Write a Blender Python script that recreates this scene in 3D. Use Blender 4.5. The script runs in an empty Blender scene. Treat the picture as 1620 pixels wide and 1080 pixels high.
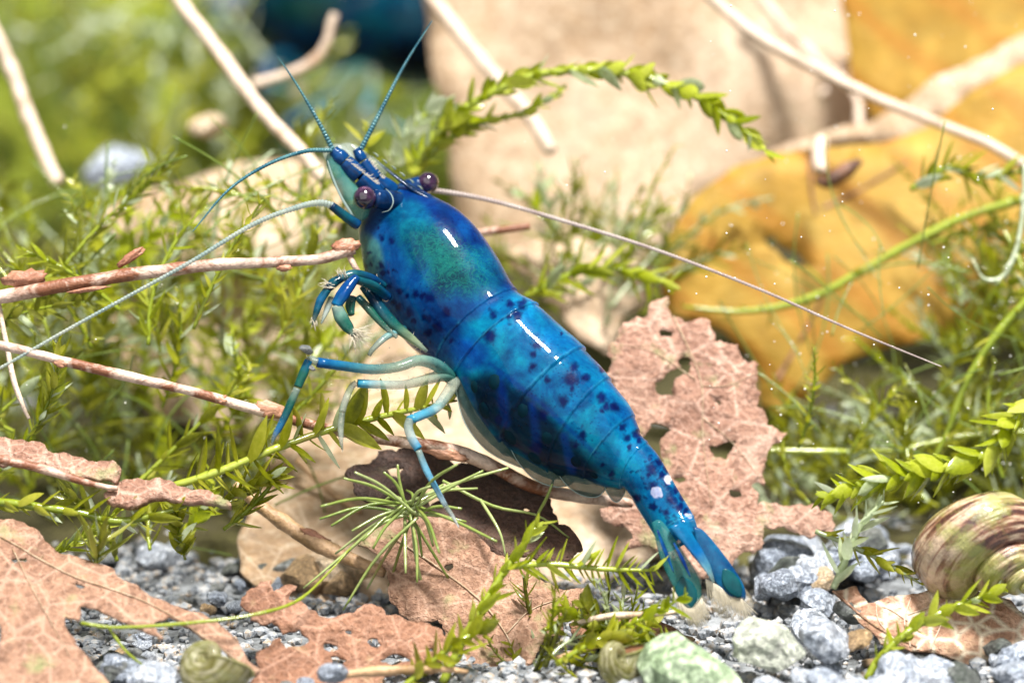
import bpy, math, random
import numpy as np
from mathutils import Vector, Matrix, noise as mnoise
from mathutils.geometry import delaunay_2d_cdt

rnd = random.Random(7)
SC = bpy.context.scene
COL = SC.collection
SC.unit_settings.system = 'METRIC'
SC.unit_settings.scale_length = 0.01          # one unit is one centimetre

# ------------------------------------------------------------------ camera, world, lamps, exposure
PITCH = math.radians(14)
K = 0.0026                                    # cm per photo pixel at the focus distance
D0 = 16.0
RV = np.array([1.0, 0, 0])
FV = np.array([0, math.cos(PITCH), -math.sin(PITCH)])
UV = np.array([0, math.sin(PITCH), math.cos(PITCH)])
CAMP = np.array([0, 0, 1.03]) - FV * D0

cd = bpy.data.cameras.new('camera')
cam = bpy.data.objects.new('camera', cd)
COL.objects.link(cam)
cam.location = CAMP
cam.rotation_euler = (math.pi / 2 - PITCH, 0, 0)
cd.sensor_width = 36
cd.lens = 36 * D0 / (1620 * K)
cd.clip_start = 0.1
cd.clip_end = 500
cd.dof.use_dof = True
cd.dof.focus_distance = 15.83
cd.dof.aperture_fstop = 0.42
SC.camera = cam

world = bpy.data.worlds.new('World')
SC.world = world
world.use_nodes = True
bg = world.node_tree.nodes['Background']
bg.inputs[0].default_value = (0.90, 0.95, 1.0, 1)
bg.inputs[1].default_value = 0.20


def area(name, loc, target, sx, sy, power, col, along=(1, 0, 0)):
    ld = bpy.data.lights.new(name, 'AREA')
    ld.shape = 'RECTANGLE'
    ld.size, ld.size_y = sx, sy
    ld.energy = power
    ld.color = col
    o = bpy.data.objects.new(name, ld)
    COL.objects.link(o)
    o.location = loc
    z = (Vector(loc) - Vector(target)).normalized()
    x = Vector(along)
    x = (x - z * x.dot(z)).normalized()
    y = z.cross(x)
    o.rotation_euler = Matrix((x, y, z)).transposed().to_euler()
    return o


area('tank_lamp', (6.0, -9.0, 40), (0, 1.0, 0.5), 10.0, 4.6, 39000, (1.0, 0.97, 0.92), (0.62, -0.78, 0))
area('front_fill', (-10, -34, 26), (0, 1, 0.8), 60, 60, 12000, (1.0, 0.98, 0.95))  # invented soft fill lamp, added to lift unlit undersides and fronts

SC.view_settings.view_transform = 'Standard'
SC.view_settings.look = 'None'
SC.view_settings.exposure = 0.5
SC.view_settings.gamma = 1.0
SC.cycles.use_denoising = True
SC.cycles.max_bounces = 8
SC.cycles.transparent_max_bounces = 24
SC.cycles.sample_clamp_indirect = 8
SC.cycles.caustics_reflective = False
SC.cycles.caustics_refractive = False


# ------------------------------------------------------------------ helpers
def P(px, py, d=D0):
    s = K * d / D0
    return CAMP + FV * d + RV * ((px - 810) * s) + UV * ((540 - py) * s)


def proj(A):
    A = np.asarray(A) - CAMP
    d = A @ FV
    s = K * d / D0
    return 810 + (A @ RV) / s, 540 - (A @ UV) / s, d


def ray(px, py):
    return P(px, py, D0) - CAMP


def on_plane(px, py, A, n):
    r = ray(px, py)
    return CAMP + r * (np.dot(np.asarray(A) - CAMP, n) / np.dot(r, n))


def vnoise(Pn, scale, seed=0):
    Q = np.asarray(Pn, float) * scale + 100.0 + seed * 17.3
    I = np.floor(Q).astype(np.int64)
    f = Q - I
    f = f * f * (3 - 2 * f)

    def h(ix, iy, iz):
        v = (ix * 374761393 + iy * 668265263 + iz * 2147483647 + seed * 144665) & 0x7fffffff
        v = ((v ^ (v >> 13)) * 1274126177) & 0x7fffffff
        return ((v ^ (v >> 16)) & 0xffff) / 65535.0
    r = 0
    for dx in (0, 1):
        for dy in (0, 1):
            for dz in (0, 1):
                w = (f[:, 0] if dx else 1 - f[:, 0]) * (f[:, 1] if dy else 1 - f[:, 1]) * (f[:, 2] if dz else 1 - f[:, 2])
                r = r + w * h(I[:, 0] + dx, I[:, 1] + dy, I[:, 2] + dz)
    return r


def fbm(Pn, scale, seed=0, oc=4):
    r, a, t = 0, 1.0, 0
    for i in range(oc):
        r = r + a * vnoise(Pn, scale * 2 ** i, seed + i)
        t += a
        a *= 0.5
    return r / t


def smooth(x, a, b):
    t = np.clip((np.asarray(x, float) - a) / (b - a), 0, 1)
    return t * t * (3 - 2 * t)


def empty(name, loc, label, cat, group=None):
    o = bpy.data.objects.new(name, None)
    COL.objects.link(o)
    o.location = [float(c) for c in loc]
    o.empty_display_size = 0.1
    tag(o, label, cat, group)
    return o


def tag(o, label=None, cat=None, group=None, kind=None):
    if label:
        o['label'] = label
    if cat:
        o['category'] = cat
    if group:
        o['group'] = group
    if kind:
        o['kind'] = kind
    return o


def wloc(o):
    v = Vector((0, 0, 0))
    while o is not None:
        v += o.location
        o = o.parent
    return np.array(v)


def mesh(name, V, Fc, mat, parent=None, sm=True):
    """one mesh object from world-space vertices; children are stored relative to their parent"""
    V = np.asarray(V, float)
    if parent is not None:
        V = V - wloc(parent)
    me = bpy.data.meshes.new(name)
    me.from_pydata(V.tolist(), [], Fc if isinstance(Fc, list) else Fc.tolist())
    if sm:
        me.polygons.foreach_set('use_smooth', [True] * len(me.polygons))
    me.update()
    if mat is not None:
        me.materials.append(mat)
    o = bpy.data.objects.new(name, me)
    COL.objects.link(o)
    if parent is not None:
        o.parent = parent
    return o


def recenter(o):
    """put a top-level mesh's origin at its base"""
    me = o.data
    n = len(me.vertices)
    a = np.empty(n * 3)
    me.vertices.foreach_get('co', a)
    a = a.reshape(-1, 3)
    b = np.array([(a[:, 0].min() + a[:, 0].max()) / 2, (a[:, 1].min() + a[:, 1].max()) / 2, a[:, 2].min()])
    me.vertices.foreach_set('co', (a - b).ravel())
    me.update()
    o.location = Vector(o.location) + Vector(b)
    return o


def catmull(pts, n):
    p = np.asarray(pts, float)
    if len(p) == 2:
        t = np.linspace(0, 1, n)[:, None]
        return p[0] * (1 - t) + p[1] * t
    L = np.concatenate([[0], np.cumsum(np.linalg.norm(np.diff(p[:, :3], axis=0), axis=1) + 1e-9)])
    ext = np.vstack([2 * p[0] - p[1], p, 2 * p[-1] - p[-2]])
    u = np.linspace(0, L[-1], n)
    out = []
    for x in u:
        i = min(max(np.searchsorted(L, x) - 1, 0), len(p) - 2)
        t = (x - L[i]) / (L[i + 1] - L[i])
        a, b, c, d = ext[i], ext[i + 1], ext[i + 2], ext[i + 3]
        out.append(0.5 * (2 * b + (c - a) * t + (2 * a - 5 * b + 4 * c - d) * t * t + (3 * b - a - 3 * c + d) * t ** 3))
    return np.array(out)


def frames(C):
    T = np.gradient(C, axis=0)
    T /= np.linalg.norm(T, axis=1)[:, None] + 1e-12
    N = np.zeros_like(C)
    a = np.array([0, 0, 1.0])
    if abs(T[0] @ a) > 0.9:
        a = np.array([1.0, 0, 0])
    v = np.cross(T[0], a)
    for i in range(len(C)):
        v = v - T[i] * (v @ T[i])
        v /= np.linalg.norm(v) + 1e-12
        N[i] = v
    return T, N, np.cross(T, N)


def tube_geo(C, r, k=8, flat=1.0):
    C = np.asarray(C, float)
    r = np.broadcast_to(np.asarray(r, float), (len(C),))
    T, N, B = frames(C)
    th = np.linspace(0, 2 * np.pi, k, endpoint=False)
    ring = C[:, None, :] + r[:, None, None] * (np.cos(th)[None, :, None] * N[:, None, :] + flat * np.sin(th)[None, :, None] * B[:, None, :])
    V = ring.reshape(-1, 3)
    n = len(C)
    F = []
    for i in range(n - 1):
        for j in range(k):
            a, b = i * k + j, i * k + (j + 1) % k
            F.append((a, b, b + k, a + k))
    F.append(tuple(range(k - 1, -1, -1)))
    F.append(tuple((n - 1) * k + j for j in range(k)))
    return V, F


def pts3(l, d=None):
    """list of (px, py, depth) to world points"""
    return np.array([P(*(q if len(q) == 3 else (q[0], q[1], d))) for q in l])


def tube(name, path, r, mat, parent=None, n=30, k=8, rough=0.0, seed=0, flat=1.0, bead=0.0, period=0.018):
    """r in photo pixels at the focus distance (a list is spread along the path)"""
    C = catmull(path, n)
    rr = np.interp(np.linspace(0, 1, n), np.linspace(0, 1, len(r)), r) * K if isinstance(r, (list, tuple)) else np.full(n, r * K)
    if bead:
        L = np.concatenate([[0], np.cumsum(np.linalg.norm(np.diff(C, axis=0), axis=1))])
        rr = rr * (1 + bead * np.sin(L / period * 2 * np.pi))
    V, F = tube_geo(C, rr, k, flat)
    if rough:
        Ck = np.repeat(C, k, axis=0)
        f = 1 + rough * (fbm(V, 14, seed, 3) - 0.5) * 2
        V = Ck + (V - Ck) * f[:, None]
    return mesh(name, V, F, mat, parent)


def ico(sub=2):
    import bmesh
    bm = bmesh.new()
    bmesh.ops.create_icosphere(bm, subdivisions=sub, radius=1)
    V = np.array([v.co[:] for v in bm.verts])
    F = [tuple(v.index for v in f.verts) for f in bm.faces]
    bm.free()
    return V, F


ICO = {s: ico(s) for s in (1, 2, 3, 4)}


def ellipsoid(name, c, ax, mat, parent, sub=3):
    V, F = ICO[sub]
    return mesh(name, np.asarray(c) + V @ np.asarray(ax), F, mat, parent)


# ------------------------------------------------------------------ materials
class NT:
    def __init__(s, name):
        s.m = bpy.data.materials.new(name)
        s.m.use_nodes = True
        s.t = s.m.node_tree
        s.b = s.t.nodes['Principled BSDF']
        s.out = s.t.nodes['Material Output']
        s.tc = s.n('ShaderNodeTexCoord')

    def n(s, typ, **kw):
        x = s.t.nodes.new(typ)
        for k, v in kw.items():
            setattr(x, k, v)
        return x

    def l(s, a, b):
        s.t.links.new(a, b)

    def noise(s, scale, detail=4, rough=0.55, coord='Object', dist=0.0):
        x = s.n('ShaderNodeTexNoise')
        x.inputs['Scale'].default_value = scale
        x.inputs['Detail'].default_value = detail
        x.inputs['Roughness'].default_value = rough
        x.inputs['Distortion'].default_value = dist
        s.l(s.tc.outputs[coord], x.inputs['Vector'])
        return x.outputs['Fac']

    def voro(s, scale, feature='F1'):
        x = s.n('ShaderNodeTexVoronoi', feature=feature)
        x.inputs['Scale'].default_value = scale
        s.l(s.tc.outputs['Object'], x.inputs['Vector'])
        return x.outputs['Distance']

    def ramp(s, fac, stops):
        x = s.n('ShaderNodeValToRGB')
        e = x.color_ramp.elements
        while len(e) < len(stops):
            e.new(0.5)
        for el, (p, c) in zip(e, stops):
            el.position = p
            el.color = (*c, 1) if len(c) == 3 else c
        s.l(fac, x.inputs[0])
        return x.outputs[0]

    def mix(s, fac, a, b, mode='MIX'):
        x = s.n('ShaderNodeMix', data_type='RGBA', blend_type=mode)
        for i, v in ((0, fac), (6, a), (7, b)):
            if isinstance(v, (int, float)):
                x.inputs[i].default_value = v
            elif isinstance(v, tuple):
                x.inputs[i].default_value = (*v, 1)
            else:
                s.l(v, x.inputs[i])
        return x.outputs[2]

    def math(s, op, a, b=0.0):
        x = s.n('ShaderNodeMath', operation=op)
        for i, v in ((0, a), (1, b)):
            if isinstance(v, (int, float)):
                x.inputs[i].default_value = v
            else:
                s.l(v, x.inputs[i])
        return x.outputs[0]

    def bump(s, h, strength=0.3, dist=0.01, prev=None):
        x = s.n('ShaderNodeBump')
        x.inputs['Strength'].default_value = strength
        x.inputs['Distance'].default_value = dist
        s.l(h, x.inputs['Height'])
        if prev is not None:
            s.l(prev, x.inputs['Normal'])
        s.l(x.outputs[0], s.b.inputs['Normal'])
        return x.outputs[0]

    def base(s, c):
        if isinstance(c, tuple):
            s.b.inputs['Base Color'].default_value = (*c, 1)
        else:
            s.l(c, s.b.inputs['Base Color'])

    def set(s, **kw):
        for k, v in kw.items():
            s.b.inputs[k.replace('_', ' ')].default_value = v
        return s

    def translucent(s, col, fac):
        tr = s.n('ShaderNodeBsdfTranslucent')
        if isinstance(col, tuple):
            tr.inputs[0].default_value = (*col, 1)
        else:
            s.l(col, tr.inputs[0])
        mx = s.n('ShaderNodeMixShader')
        mx.inputs[0].default_value = fac
        s.l(s.b.outputs[0], mx.inputs[1])
        s.l(tr.outputs[0], mx.inputs[2])
        s.l(mx.outputs[0], s.out.inputs[0])
        return mx.outputs[0]

    def see_through(s, alpha, shader=None):
        """alpha: a socket or number, 1 = solid"""
        tp = s.n('ShaderNodeBsdfTransparent')
        mx = s.n('ShaderNodeMixShader')
        if isinstance(alpha, (int, float)):
            mx.inputs[0].default_value = alpha
        else:
            s.l(alpha, mx.inputs[0])
        s.l(tp.outputs[0], mx.inputs[1])
        s.l(shader or s.b.outputs[0], mx.inputs[2])
        s.l(mx.outputs[0], s.out.inputs[0])


M = {}


def dead_leaf(name, c_dark, c_mid, c_light, transl=0.15, vein=None, algae=0.35, bstr=0.9, fine=48, mottle=0.7, big=2.6, net=0.45):
    t = NT(name)
    a = t.noise(big, 5, 0.6)
    f = t.noise(fine, 3, 0.6)
    c = t.ramp(a, [(0.38, c_dark), (0.5, c_mid), (0.64, c_light)])
    g = t.noise(14, 5, 0.7)
    c = t.mix(mottle, c, t.ramp(g, [(0.36, (0.42, 0.34, 0.28)), (0.5, (0.95, 0.93, 0.9)), (0.66, (1.35, 1.38, 1.4))]), 'MULTIPLY')
    c = t.mix(0.45, c, t.ramp(f, [(0.3, tuple(x * 0.55 for x in c_mid)), (0.55, c_mid), (0.75, tuple(min(1, x * 1.5) for x in c_light))]))
    if net:
        for sc_, w_, m_ in ((5.5, 0.05, net), (17, 0.07, net * 0.6)):
            v = t.voro(sc_, 'DISTANCE_TO_EDGE')
            vm = t.ramp(v, [(0.0, (m_, m_, m_)), (w_, (0, 0, 0))])
            c = t.mix(vm, c, tuple(min(1, x * 1.35 + 0.06) for x in c_light))
    if vein:
        v = t.voro(vein, 'DISTANCE_TO_EDGE')
        vm = t.ramp(v, [(0.0, (1, 1, 1)), (0.05, (0.6, 0.6, 0.6)), (0.12, (0, 0, 0))])
        c = t.mix(vm, c, (0.85, 0.72, 0.55))
    al = t.ramp(t.noise(6.5, 3, 0.6), [(0.58, (0, 0, 0)), (0.72, (algae, algae, algae))])
    c = t.mix(al, c, (0.22, 0.27, 0.10))
    if name == 'leaf_gold':
        wv = t.n('ShaderNodeTexWave')
        wv.inputs['Scale'].default_value = 1.1
        wv.inputs['Distortion'].default_value = 3.5
        wv.inputs['Detail'].default_value = 3
        mp = t.n('ShaderNodeMapping')
        mp.inputs['Rotation'].default_value = (0, 0.9, 0)
        t.l(t.tc.outputs['Object'], mp.inputs[0])
        t.l(mp.outputs[0], wv.inputs['Vector'])
        c = t.mix(t.ramp(wv.outputs['Fac'], [(0.6, (0, 0, 0)), (1.0, (0.45, 0.45, 0.45))]), c, (0.58, 0.22, 0.02))
    t.base(c)
    t.set(Roughness=0.62)
    b1 = t.bump(f, bstr, 0.016)
    b1 = t.bump(g, bstr, 0.03, b1)
    t.bump(t.voro(38), 0.35, 0.012, b1)
    if transl:
        t.translucent(c, transl)
    M[name] = t.m


dead_leaf('leaf_pink', (0.24, 0.11, 0.068), (0.38, 0.205, 0.14), (0.52, 0.34, 0.26), 0.10, None, 0.75, mottle=0.95)
dead_leaf('leaf_brown', (0.16, 0.065, 0.032), (0.28, 0.13, 0.072), (0.40, 0.215, 0.135), 0.10, None, 0.3)
dead_leaf('leaf_tan', (0.22, 0.105, 0.06), (0.34, 0.185, 0.115), (0.46, 0.28, 0.19), 0.12, None, 0.7, mottle=0.95)
dead_leaf('leaf_veined', (0.36, 0.17, 0.10), (0.50, 0.28, 0.18), (0.58, 0.36, 0.24), 0.2, 9, 0.25)
dead_leaf('leaf_shadowed', (0.025, 0.011, 0.007), (0.055, 0.024, 0.014), (0.11, 0.05, 0.03), 0.04, None, 0.1, net=0.15)  # near-black brown stands in for the shadow lying on this leaf
dead_leaf('leaf_cream', (0.30, 0.17, 0.07), (0.54, 0.385, 0.25), (0.74, 0.60, 0.47), 0.25, None, 0.15, 0.25, 20, 0.5, 1.1, 0.2)
dead_leaf('leaf_gold', (0.50, 0.28, 0.03), (0.60, 0.38, 0.06), (0.66, 0.46, 0.10), 0.5, None, 0.03, 0.05, 6, 0.12, 2.6, 0)


def bark(name, pale, brown, th=0.5):
    t = NT(name)
    a = t.noise(5.5, 5, 0.65, dist=0.6)
    c = t.ramp(a, [(th - 0.07, pale), (th + 0.02, tuple(0.5 * (x + y) for x, y in zip(pale, brown))), (th + 0.08, brown)])
    f = t.noise(60, 3, 0.6)
    c = t.mix(0.35, c, t.ramp(f, [(0.35, (0.25, 0.12, 0.06)), (0.6, (0.9, 0.8, 0.72))]), 'MULTIPLY')
    t.base(c)
    t.set(Roughness=0.5)
    b = t.bump(a, 0.6, 0.03)
    t.bump(f, 0.5, 0.01, b)
    M[name] = t.m


bark('twig_pale_brown', (0.68, 0.53, 0.44), (0.22, 0.085, 0.04), 0.475)
bark('twig_pale', (0.66, 0.54, 0.43), (0.44, 0.30, 0.20), 0.56)
bark('twig_dark', (0.22, 0.10, 0.05), (0.08, 0.035, 0.02), 0.5)
bark('bark_flake', (0.46, 0.24, 0.15), (0.34, 0.15, 0.09), 0.5)
bark('stick_tan', (0.55, 0.36, 0.20), (0.28, 0.17, 0.07), 0.52)


def moss_mat(name, dark, mid, light, transl=0.5, rough=0.35):
    t = NT(name)
    oi = t.n('ShaderNodeObjectInfo')
    a = t.noise(9, 3, 0.6)
    x = t.math('ADD', t.math('MULTIPLY', oi.outputs['Random'], 0.5), t.math('MULTIPLY', a, 0.6))
    c = t.ramp(x, [(0.2, dark), (0.5, mid), (0.85, light)])
    br = t.ramp(t.noise(3.1, 3, 0.6), [(0.62, (0, 0, 0)), (0.74, (0.7, 0.7, 0.7))])
    c = t.mix(br, c, (0.30, 0.20, 0.06))
    t.base(c)
    t.set(Roughness=rough)
    t.b.inputs['Coat Weight'].default_value = 0.6
    t.b.inputs['Coat Roughness'].default_value = 0.12
    t.bump(t.noise(45, 2), 0.35, 0.01)
    t.translucent(c, transl)
    M[name] = t.m


moss_mat('moss_leaf', (0.15, 0.17, 0.005), (0.34, 0.36, 0.010), (0.56, 0.55, 0.07))
moss_mat('moss_bright', (0.22, 0.28, 0.006), (0.42, 0.48, 0.012), (0.62, 0.66, 0.10))
moss_mat('moss_stem', (0.18, 0.24, 0.01), (0.28, 0.34, 0.02), (0.40, 0.46, 0.06), 0.25, 0.25)
moss_mat('moss_pale', (0.34, 0.40, 0.20), (0.5, 0.58, 0.36), (0.7, 0.76, 0.6), 0.35, 0.3)
moss_mat('moss_olive', (0.12, 0.13, 0.008), (0.22, 0.24, 0.015), (0.34, 0.34, 0.05), 0.45, 0.35)
moss_mat('needle_green', (0.16, 0.24, 0.04), (0.28, 0.36, 0.08), (0.48, 0.55, 0.25), 0.3, 0.3)


def stone_mat(name, c1, c2, c3, sc=6):
    t = NT(name)
    oi = t.n('ShaderNodeObjectInfo')
    a = t.noise(sc * 0.28, 5, 0.7)
    f = t.noise(5, 6, 0.75)
    x = t.math('ADD', t.math('MULTIPLY', a, 0.75), t.math('MULTIPLY', oi.outputs['Random'], 0.25))
    c = t.ramp(x, [(0.3, c1), (0.5, c2), (0.7, c3)])
    c = t.mix(0.8, c, t.ramp(f, [(0.38, (0.35, 0.35, 0.38)), (0.5, (1, 1, 1)), (0.62, (1.9, 1.9, 1.9))]), 'MULTIPLY')
    t.base(c)
    t.set(Roughness=0.38)
    t.bump(f, 0.8, 0.03)
    M[name] = t.m


stone_mat('gravel_blue', (0.14, 0.165, 0.21), (0.32, 0.36, 0.43), (0.58, 0.61, 0.66), 9)
stone_mat('gravel_dark', (0.05, 0.06, 0.05), (0.14, 0.15, 0.14), (0.3, 0.31, 0.32))
stone_mat('gravel_tan', (0.25, 0.16, 0.08), (0.42, 0.29, 0.16), (0.62, 0.5, 0.36))
stone_mat('stone_white', (0.30, 0.33, 0.26), (0.58, 0.59, 0.51), (0.78, 0.78, 0.70), 12)
stone_mat('stone_green', (0.10, 0.16, 0.05), (0.28, 0.38, 0.22), (0.52, 0.58, 0.44), 9)


def simple(name, col, rough=0.3, coat=0.0, transl=None, alpha=None, c2=None, nscale=20, bump=0.0, bscale=40):
    t = NT(name)
    c = col
    if c2:
        c = t.ramp(t.noise(nscale, 4, 0.6), [(0.35, col), (0.65, c2)])
    t.base(c)
    t.set(Roughness=rough)
    t.b.inputs['Coat Weight'].default_value = coat
    t.b.inputs['Coat Roughness'].default_value = 0.06
    t.b.inputs['Coat IOR'].default_value = 1.25
    t.b.inputs['IOR'].default_value = 1.25
    if bump:
        t.bump(t.noise(bscale, 3), bump, 0.01)
    sh = None
    if transl:
        sh = t.translucent(c, transl)
    if alpha is not None:
        t.see_through(alpha, sh)
    M[name] = t.m
    return t


# ------------------------------------------------------------------ leaves traced as shapes lying in real planes
def fract(poly, levels, amp, r):
    p = [np.asarray(q, float) for q in poly]
    for _ in range(levels):
        q = []
        for i in range(len(p)):
            a, b = p[i], p[(i + 1) % len(p)]
            d = b - a
            L = np.linalg.norm(d)
            q.append(a)
            if L > 0.012:
                nrm = np.array([-d[1], d[0]]) / (L + 1e-9)
                q.append((a + b) / 2 + nrm * r.uniform(-1, 1) * L * amp)
        p = q
    return np.array(p)


def inside(pt, poly):
    x, y = pt
    px, py = poly[:, 0], poly[:, 1]
    qx, qy = np.roll(px, -1), np.roll(py, -1)
    c = ((py > y) != (qy > y)) & (x < (qx - px) * (y - py) / (qy - py + 1e-12) + px)
    return bool(c.sum() % 2)


def leaf_geo(outline, plane, holes=(), seed=0, step=0.06, frac=(3, 0.16), wave=0.03, wscale=1.2, thick=0.010, bend=0.0, bdir=(1, 0), nholes=0):
    r = random.Random(seed)
    ax, ay, ad, nrm = plane
    A = P(ax, ay, ad)
    n = np.asarray(nrm, float)
    n /= np.linalg.norm(n)
    e1 = np.cross(n, [0, 1, 0.13])
    e1 /= np.linalg.norm(e1)
    e2 = np.cross(n, e1)

    def to2(q):
        w = on_plane(q[0], q[1], A, n) - A
        return np.array([w @ e1, w @ e2])
    O = fract([to2(q) for q in outline], frac[0], frac[1], r)
    H = [fract([to2(q) for q in h], 2, 0.2, r) for h in holes]
    lo, hi = O.min(0), O.max(0)
    k = 0
    while k < nholes:
        c = np.array([r.uniform(lo[0], hi[0]), r.uniform(lo[1], hi[1])])
        rad = r.uniform(0.015, 0.045)
        k += 1
        if not inside(c, O) or np.hypot(*(O - c).T).min() < rad * 2.2:
            continue
        H.append(np.array([c + rad * r.uniform(0.5, 1.2) * np.array([math.cos(a), 0.7 * math.sin(a)]) for a in np.linspace(0, 6.28, 10)[:-1]]))
    pts, edges = [], []
    for poly in [O] + H:
        b = len(pts)
        pts += [tuple(q) for q in poly]
        edges += [(b + i, b + (i + 1) % len(poly)) for i in range(len(poly))]
    x = lo[0]
    while x < hi[0]:
        y = lo[1]
        while y < hi[1]:
            q = (x + r.uniform(-.3, .3) * step, y + r.uniform(-.3, .3) * step)
            if inside(q, O):
                pts.append(q)
            y += step
        x += step
    res = delaunay_2d_cdt([Vector(q) for q in pts], edges, [], 0, 1e-6)
    v2 = np.array([q[:] for q in res[0]])
    tri = []
    for f in res[2]:
        c = v2[list(f)].mean(0)
        if inside(c, O) and not any(inside(c, h) for h in H):
            tri.append(tuple(f))
    used = sorted({i for f in tri for i in f})
    mp = {u: i for i, u in enumerate(used)}
    v2 = v2[used]
    tri = [tuple(mp[i] for i in f) for f in tri]
    base = A + v2[:, :1] * e1 + v2[:, 1:] * e2
    off = (fbm(base, wscale, seed, 3) - 0.5) * 2 * wave + (fbm(base, wscale * 7, seed + 5, 2) - 0.5) * wave * 0.35
    bd = np.asarray(bdir, float)
    bd /= np.linalg.norm(bd)
    u = v2 @ bd
    off = off + bend * (u - u.mean()) ** 2
    top = base + off[:, None] * n
    bot = top - n * thick
    N = len(v2)
    cnt = {}
    for f in tri:
        for i in range(3):
            e = (f[i], f[(i + 1) % 3])
            cnt[e] = cnt.get(e, 0) + 1
    # keep the top facing along n
    a, b, c = (top[tri[0][i]] for i in range(3))
    flip = np.cross(b - a, c - a) @ n < 0
    F = [(f[::-1] if flip else f) for f in tri] + [tuple(N + i for i in (f if flip else f[::-1])) for f in tri]
    for (i, j) in cnt:
        if (j, i) not in cnt:
            F.append((i, j, N + j, N + i) if flip else (j, i, N + i, N + j))
    return np.vstack([top, bot]), F, (A, n, e1, e2)


def leaf(name, label, outline, plane, mat, veins=(), group=None, **kw):
    V, F, fr = leaf_geo(outline, plane, **kw)
    b = np.array([V[:, 0].mean(), V[:, 1].mean(), V[:, 2].min()])
    root = empty(name, b, label, 'leaf', group)
    mesh('blade', V, F, M[mat], root)
    for (pth, r, vm) in veins:
        A, n = fr[0], fr[1]
        C = np.array([on_plane(q[0], q[1], A, n) for q in pth]) + n * 0.006
        # follow the waved blade
        top = V[:len(V) // 2]
        C = catmull(C, 24)
        for i in range(len(C)):
            j = np.argmin(((top - C[i]) ** 2).sum(1))
            C[i] = C[i] + n * ((top[j] - C[i]) @ n + 0.004)
        rr = np.interp(np.linspace(0, 1, 24), [0, 1], r) * K
        Vt, Ft = tube_geo(C, rr, 6)
        mesh('vein' if r[0] < 5 else 'midrib', Vt, Ft, M[vm], root)
    return root



# ------------------------------------------------------------------ the setting: gravel bed and the mossy bank behind it
t = NT('gravel_bed')
v = t.voro(9)
c = t.ramp(t.noise(5, 5, 0.7), [(0.3, (0.05, 0.05, 0.045)), (0.5, (0.16, 0.17, 0.18)), (0.7, (0.36, 0.38, 0.40))])
t.base(c)
t.set(Roughness=0.7)
b = t.bump(v, 0.8, 0.08)
t.bump(t.noise(30, 4, 0.7), 0.7, 0.03, b)
M['gravel_bed'] = t.m
t = NT('moss_bank')
c = t.ramp(t.noise(1.6, 6, 0.62, dist=0.6), [(0.32, (0.05, 0.08, 0.006)), (0.47, (0.14, 0.19, 0.010)), (0.58, (0.28, 0.34, 0.015)), (0.72, (0.46, 0.48, 0.08))])
t.base(c)
t.set(Roughness=0.6)
t.bump(t.noise(7, 5, 0.7), 1.0, 0.2)
M['moss_bank'] = t.m


def ground_z(x, y):
    r = mnoise.noise(Vector((x * 0.9, y * 0.9, 3.1))) * 0.06 - 0.12
    return r


gx = np.linspace(-14, 14, 150)
gy = np.linspace(-3.5, 22, 140)
XX, YY = np.meshgrid(gx, gy, indexing='ij')
ZZ = np.array([[ground_z(x, y) for y in gy] for x in gx])
V = np.stack([XX, YY, ZZ], -1).reshape(-1, 3)
idx = np.arange(len(V)).reshape(len(gx), len(gy))
F = np.stack([idx[:-1, :-1], idx[1:, :-1], idx[1:, 1:], idx[:-1, 1:]], -1).reshape(-1, 4)
tag(mesh('ground', V, F, M['gravel_bed']), 'grey gravel bed of the tank', kind='structure')

# dark silt that covers the gravel farther back
t = NT('silt')
c = t.ramp(t.noise(2.2, 6, 0.7), [(0.32, (0.02, 0.016, 0.005)), (0.5, (0.06, 0.05, 0.012)), (0.68, (0.14, 0.13, 0.035))])
t.base(c)
t.set(Roughness=0.75)
t.bump(t.noise(12, 5, 0.75), 1.0, 0.08)
M['silt'] = t.m
V = []
sx = np.linspace(-14, 14, 160)
sy = np.linspace(0.35, 8.5, 76)
for x in sx:
    for y in sy:
        V.append((x, y + 0.2 * mnoise.noise(Vector((x * 1.3, 1.0, 0))), ground_z(x, y) - 0.06 + 0.11 * min(1, (y - 0.35) / 0.5) + 0.10 * mnoise.noise(Vector((x * 2.2, y * 2.2, 9)))))
idx = np.arange(len(V)).reshape(len(sx), len(sy))
F = np.stack([idx[:-1, :-1], idx[1:, :-1], idx[1:, 1:], idx[:-1, 1:]], -1).reshape(-1, 4)
tag(mesh('ground_silt', np.array(V), F, M['silt']), 'dark brown silt over the gravel', kind='structure')

# a bank of moss that climbs behind the leaf litter
bx = np.linspace(-14, 14, 200)
by = np.linspace(0, 1, 120)
V = []
for x in bx:
    for q in by:
        y = 6.0 + 6.5 * q
        z = -0.3 + 7.5 * q ** 1.25
        p = Vector((x * 0.8, y * 0.8, z * 0.8))
        o = mnoise.fractal(p, 1.0, 2.0, 4) * 0.7
        V.append((x, y - o * 0.8, z + o * 0.6))
idx = np.arange(len(V)).reshape(len(bx), len(by))
F = np.stack([idx[:-1, :-1], idx[1:, :-1], idx[1:, 1:], idx[:-1, 1:]], -1).reshape(-1, 4)
tag(mesh('terrain', np.array(V), F, M['moss_bank']), 'moss grown bank behind the leaf litter', kind='structure')

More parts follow.
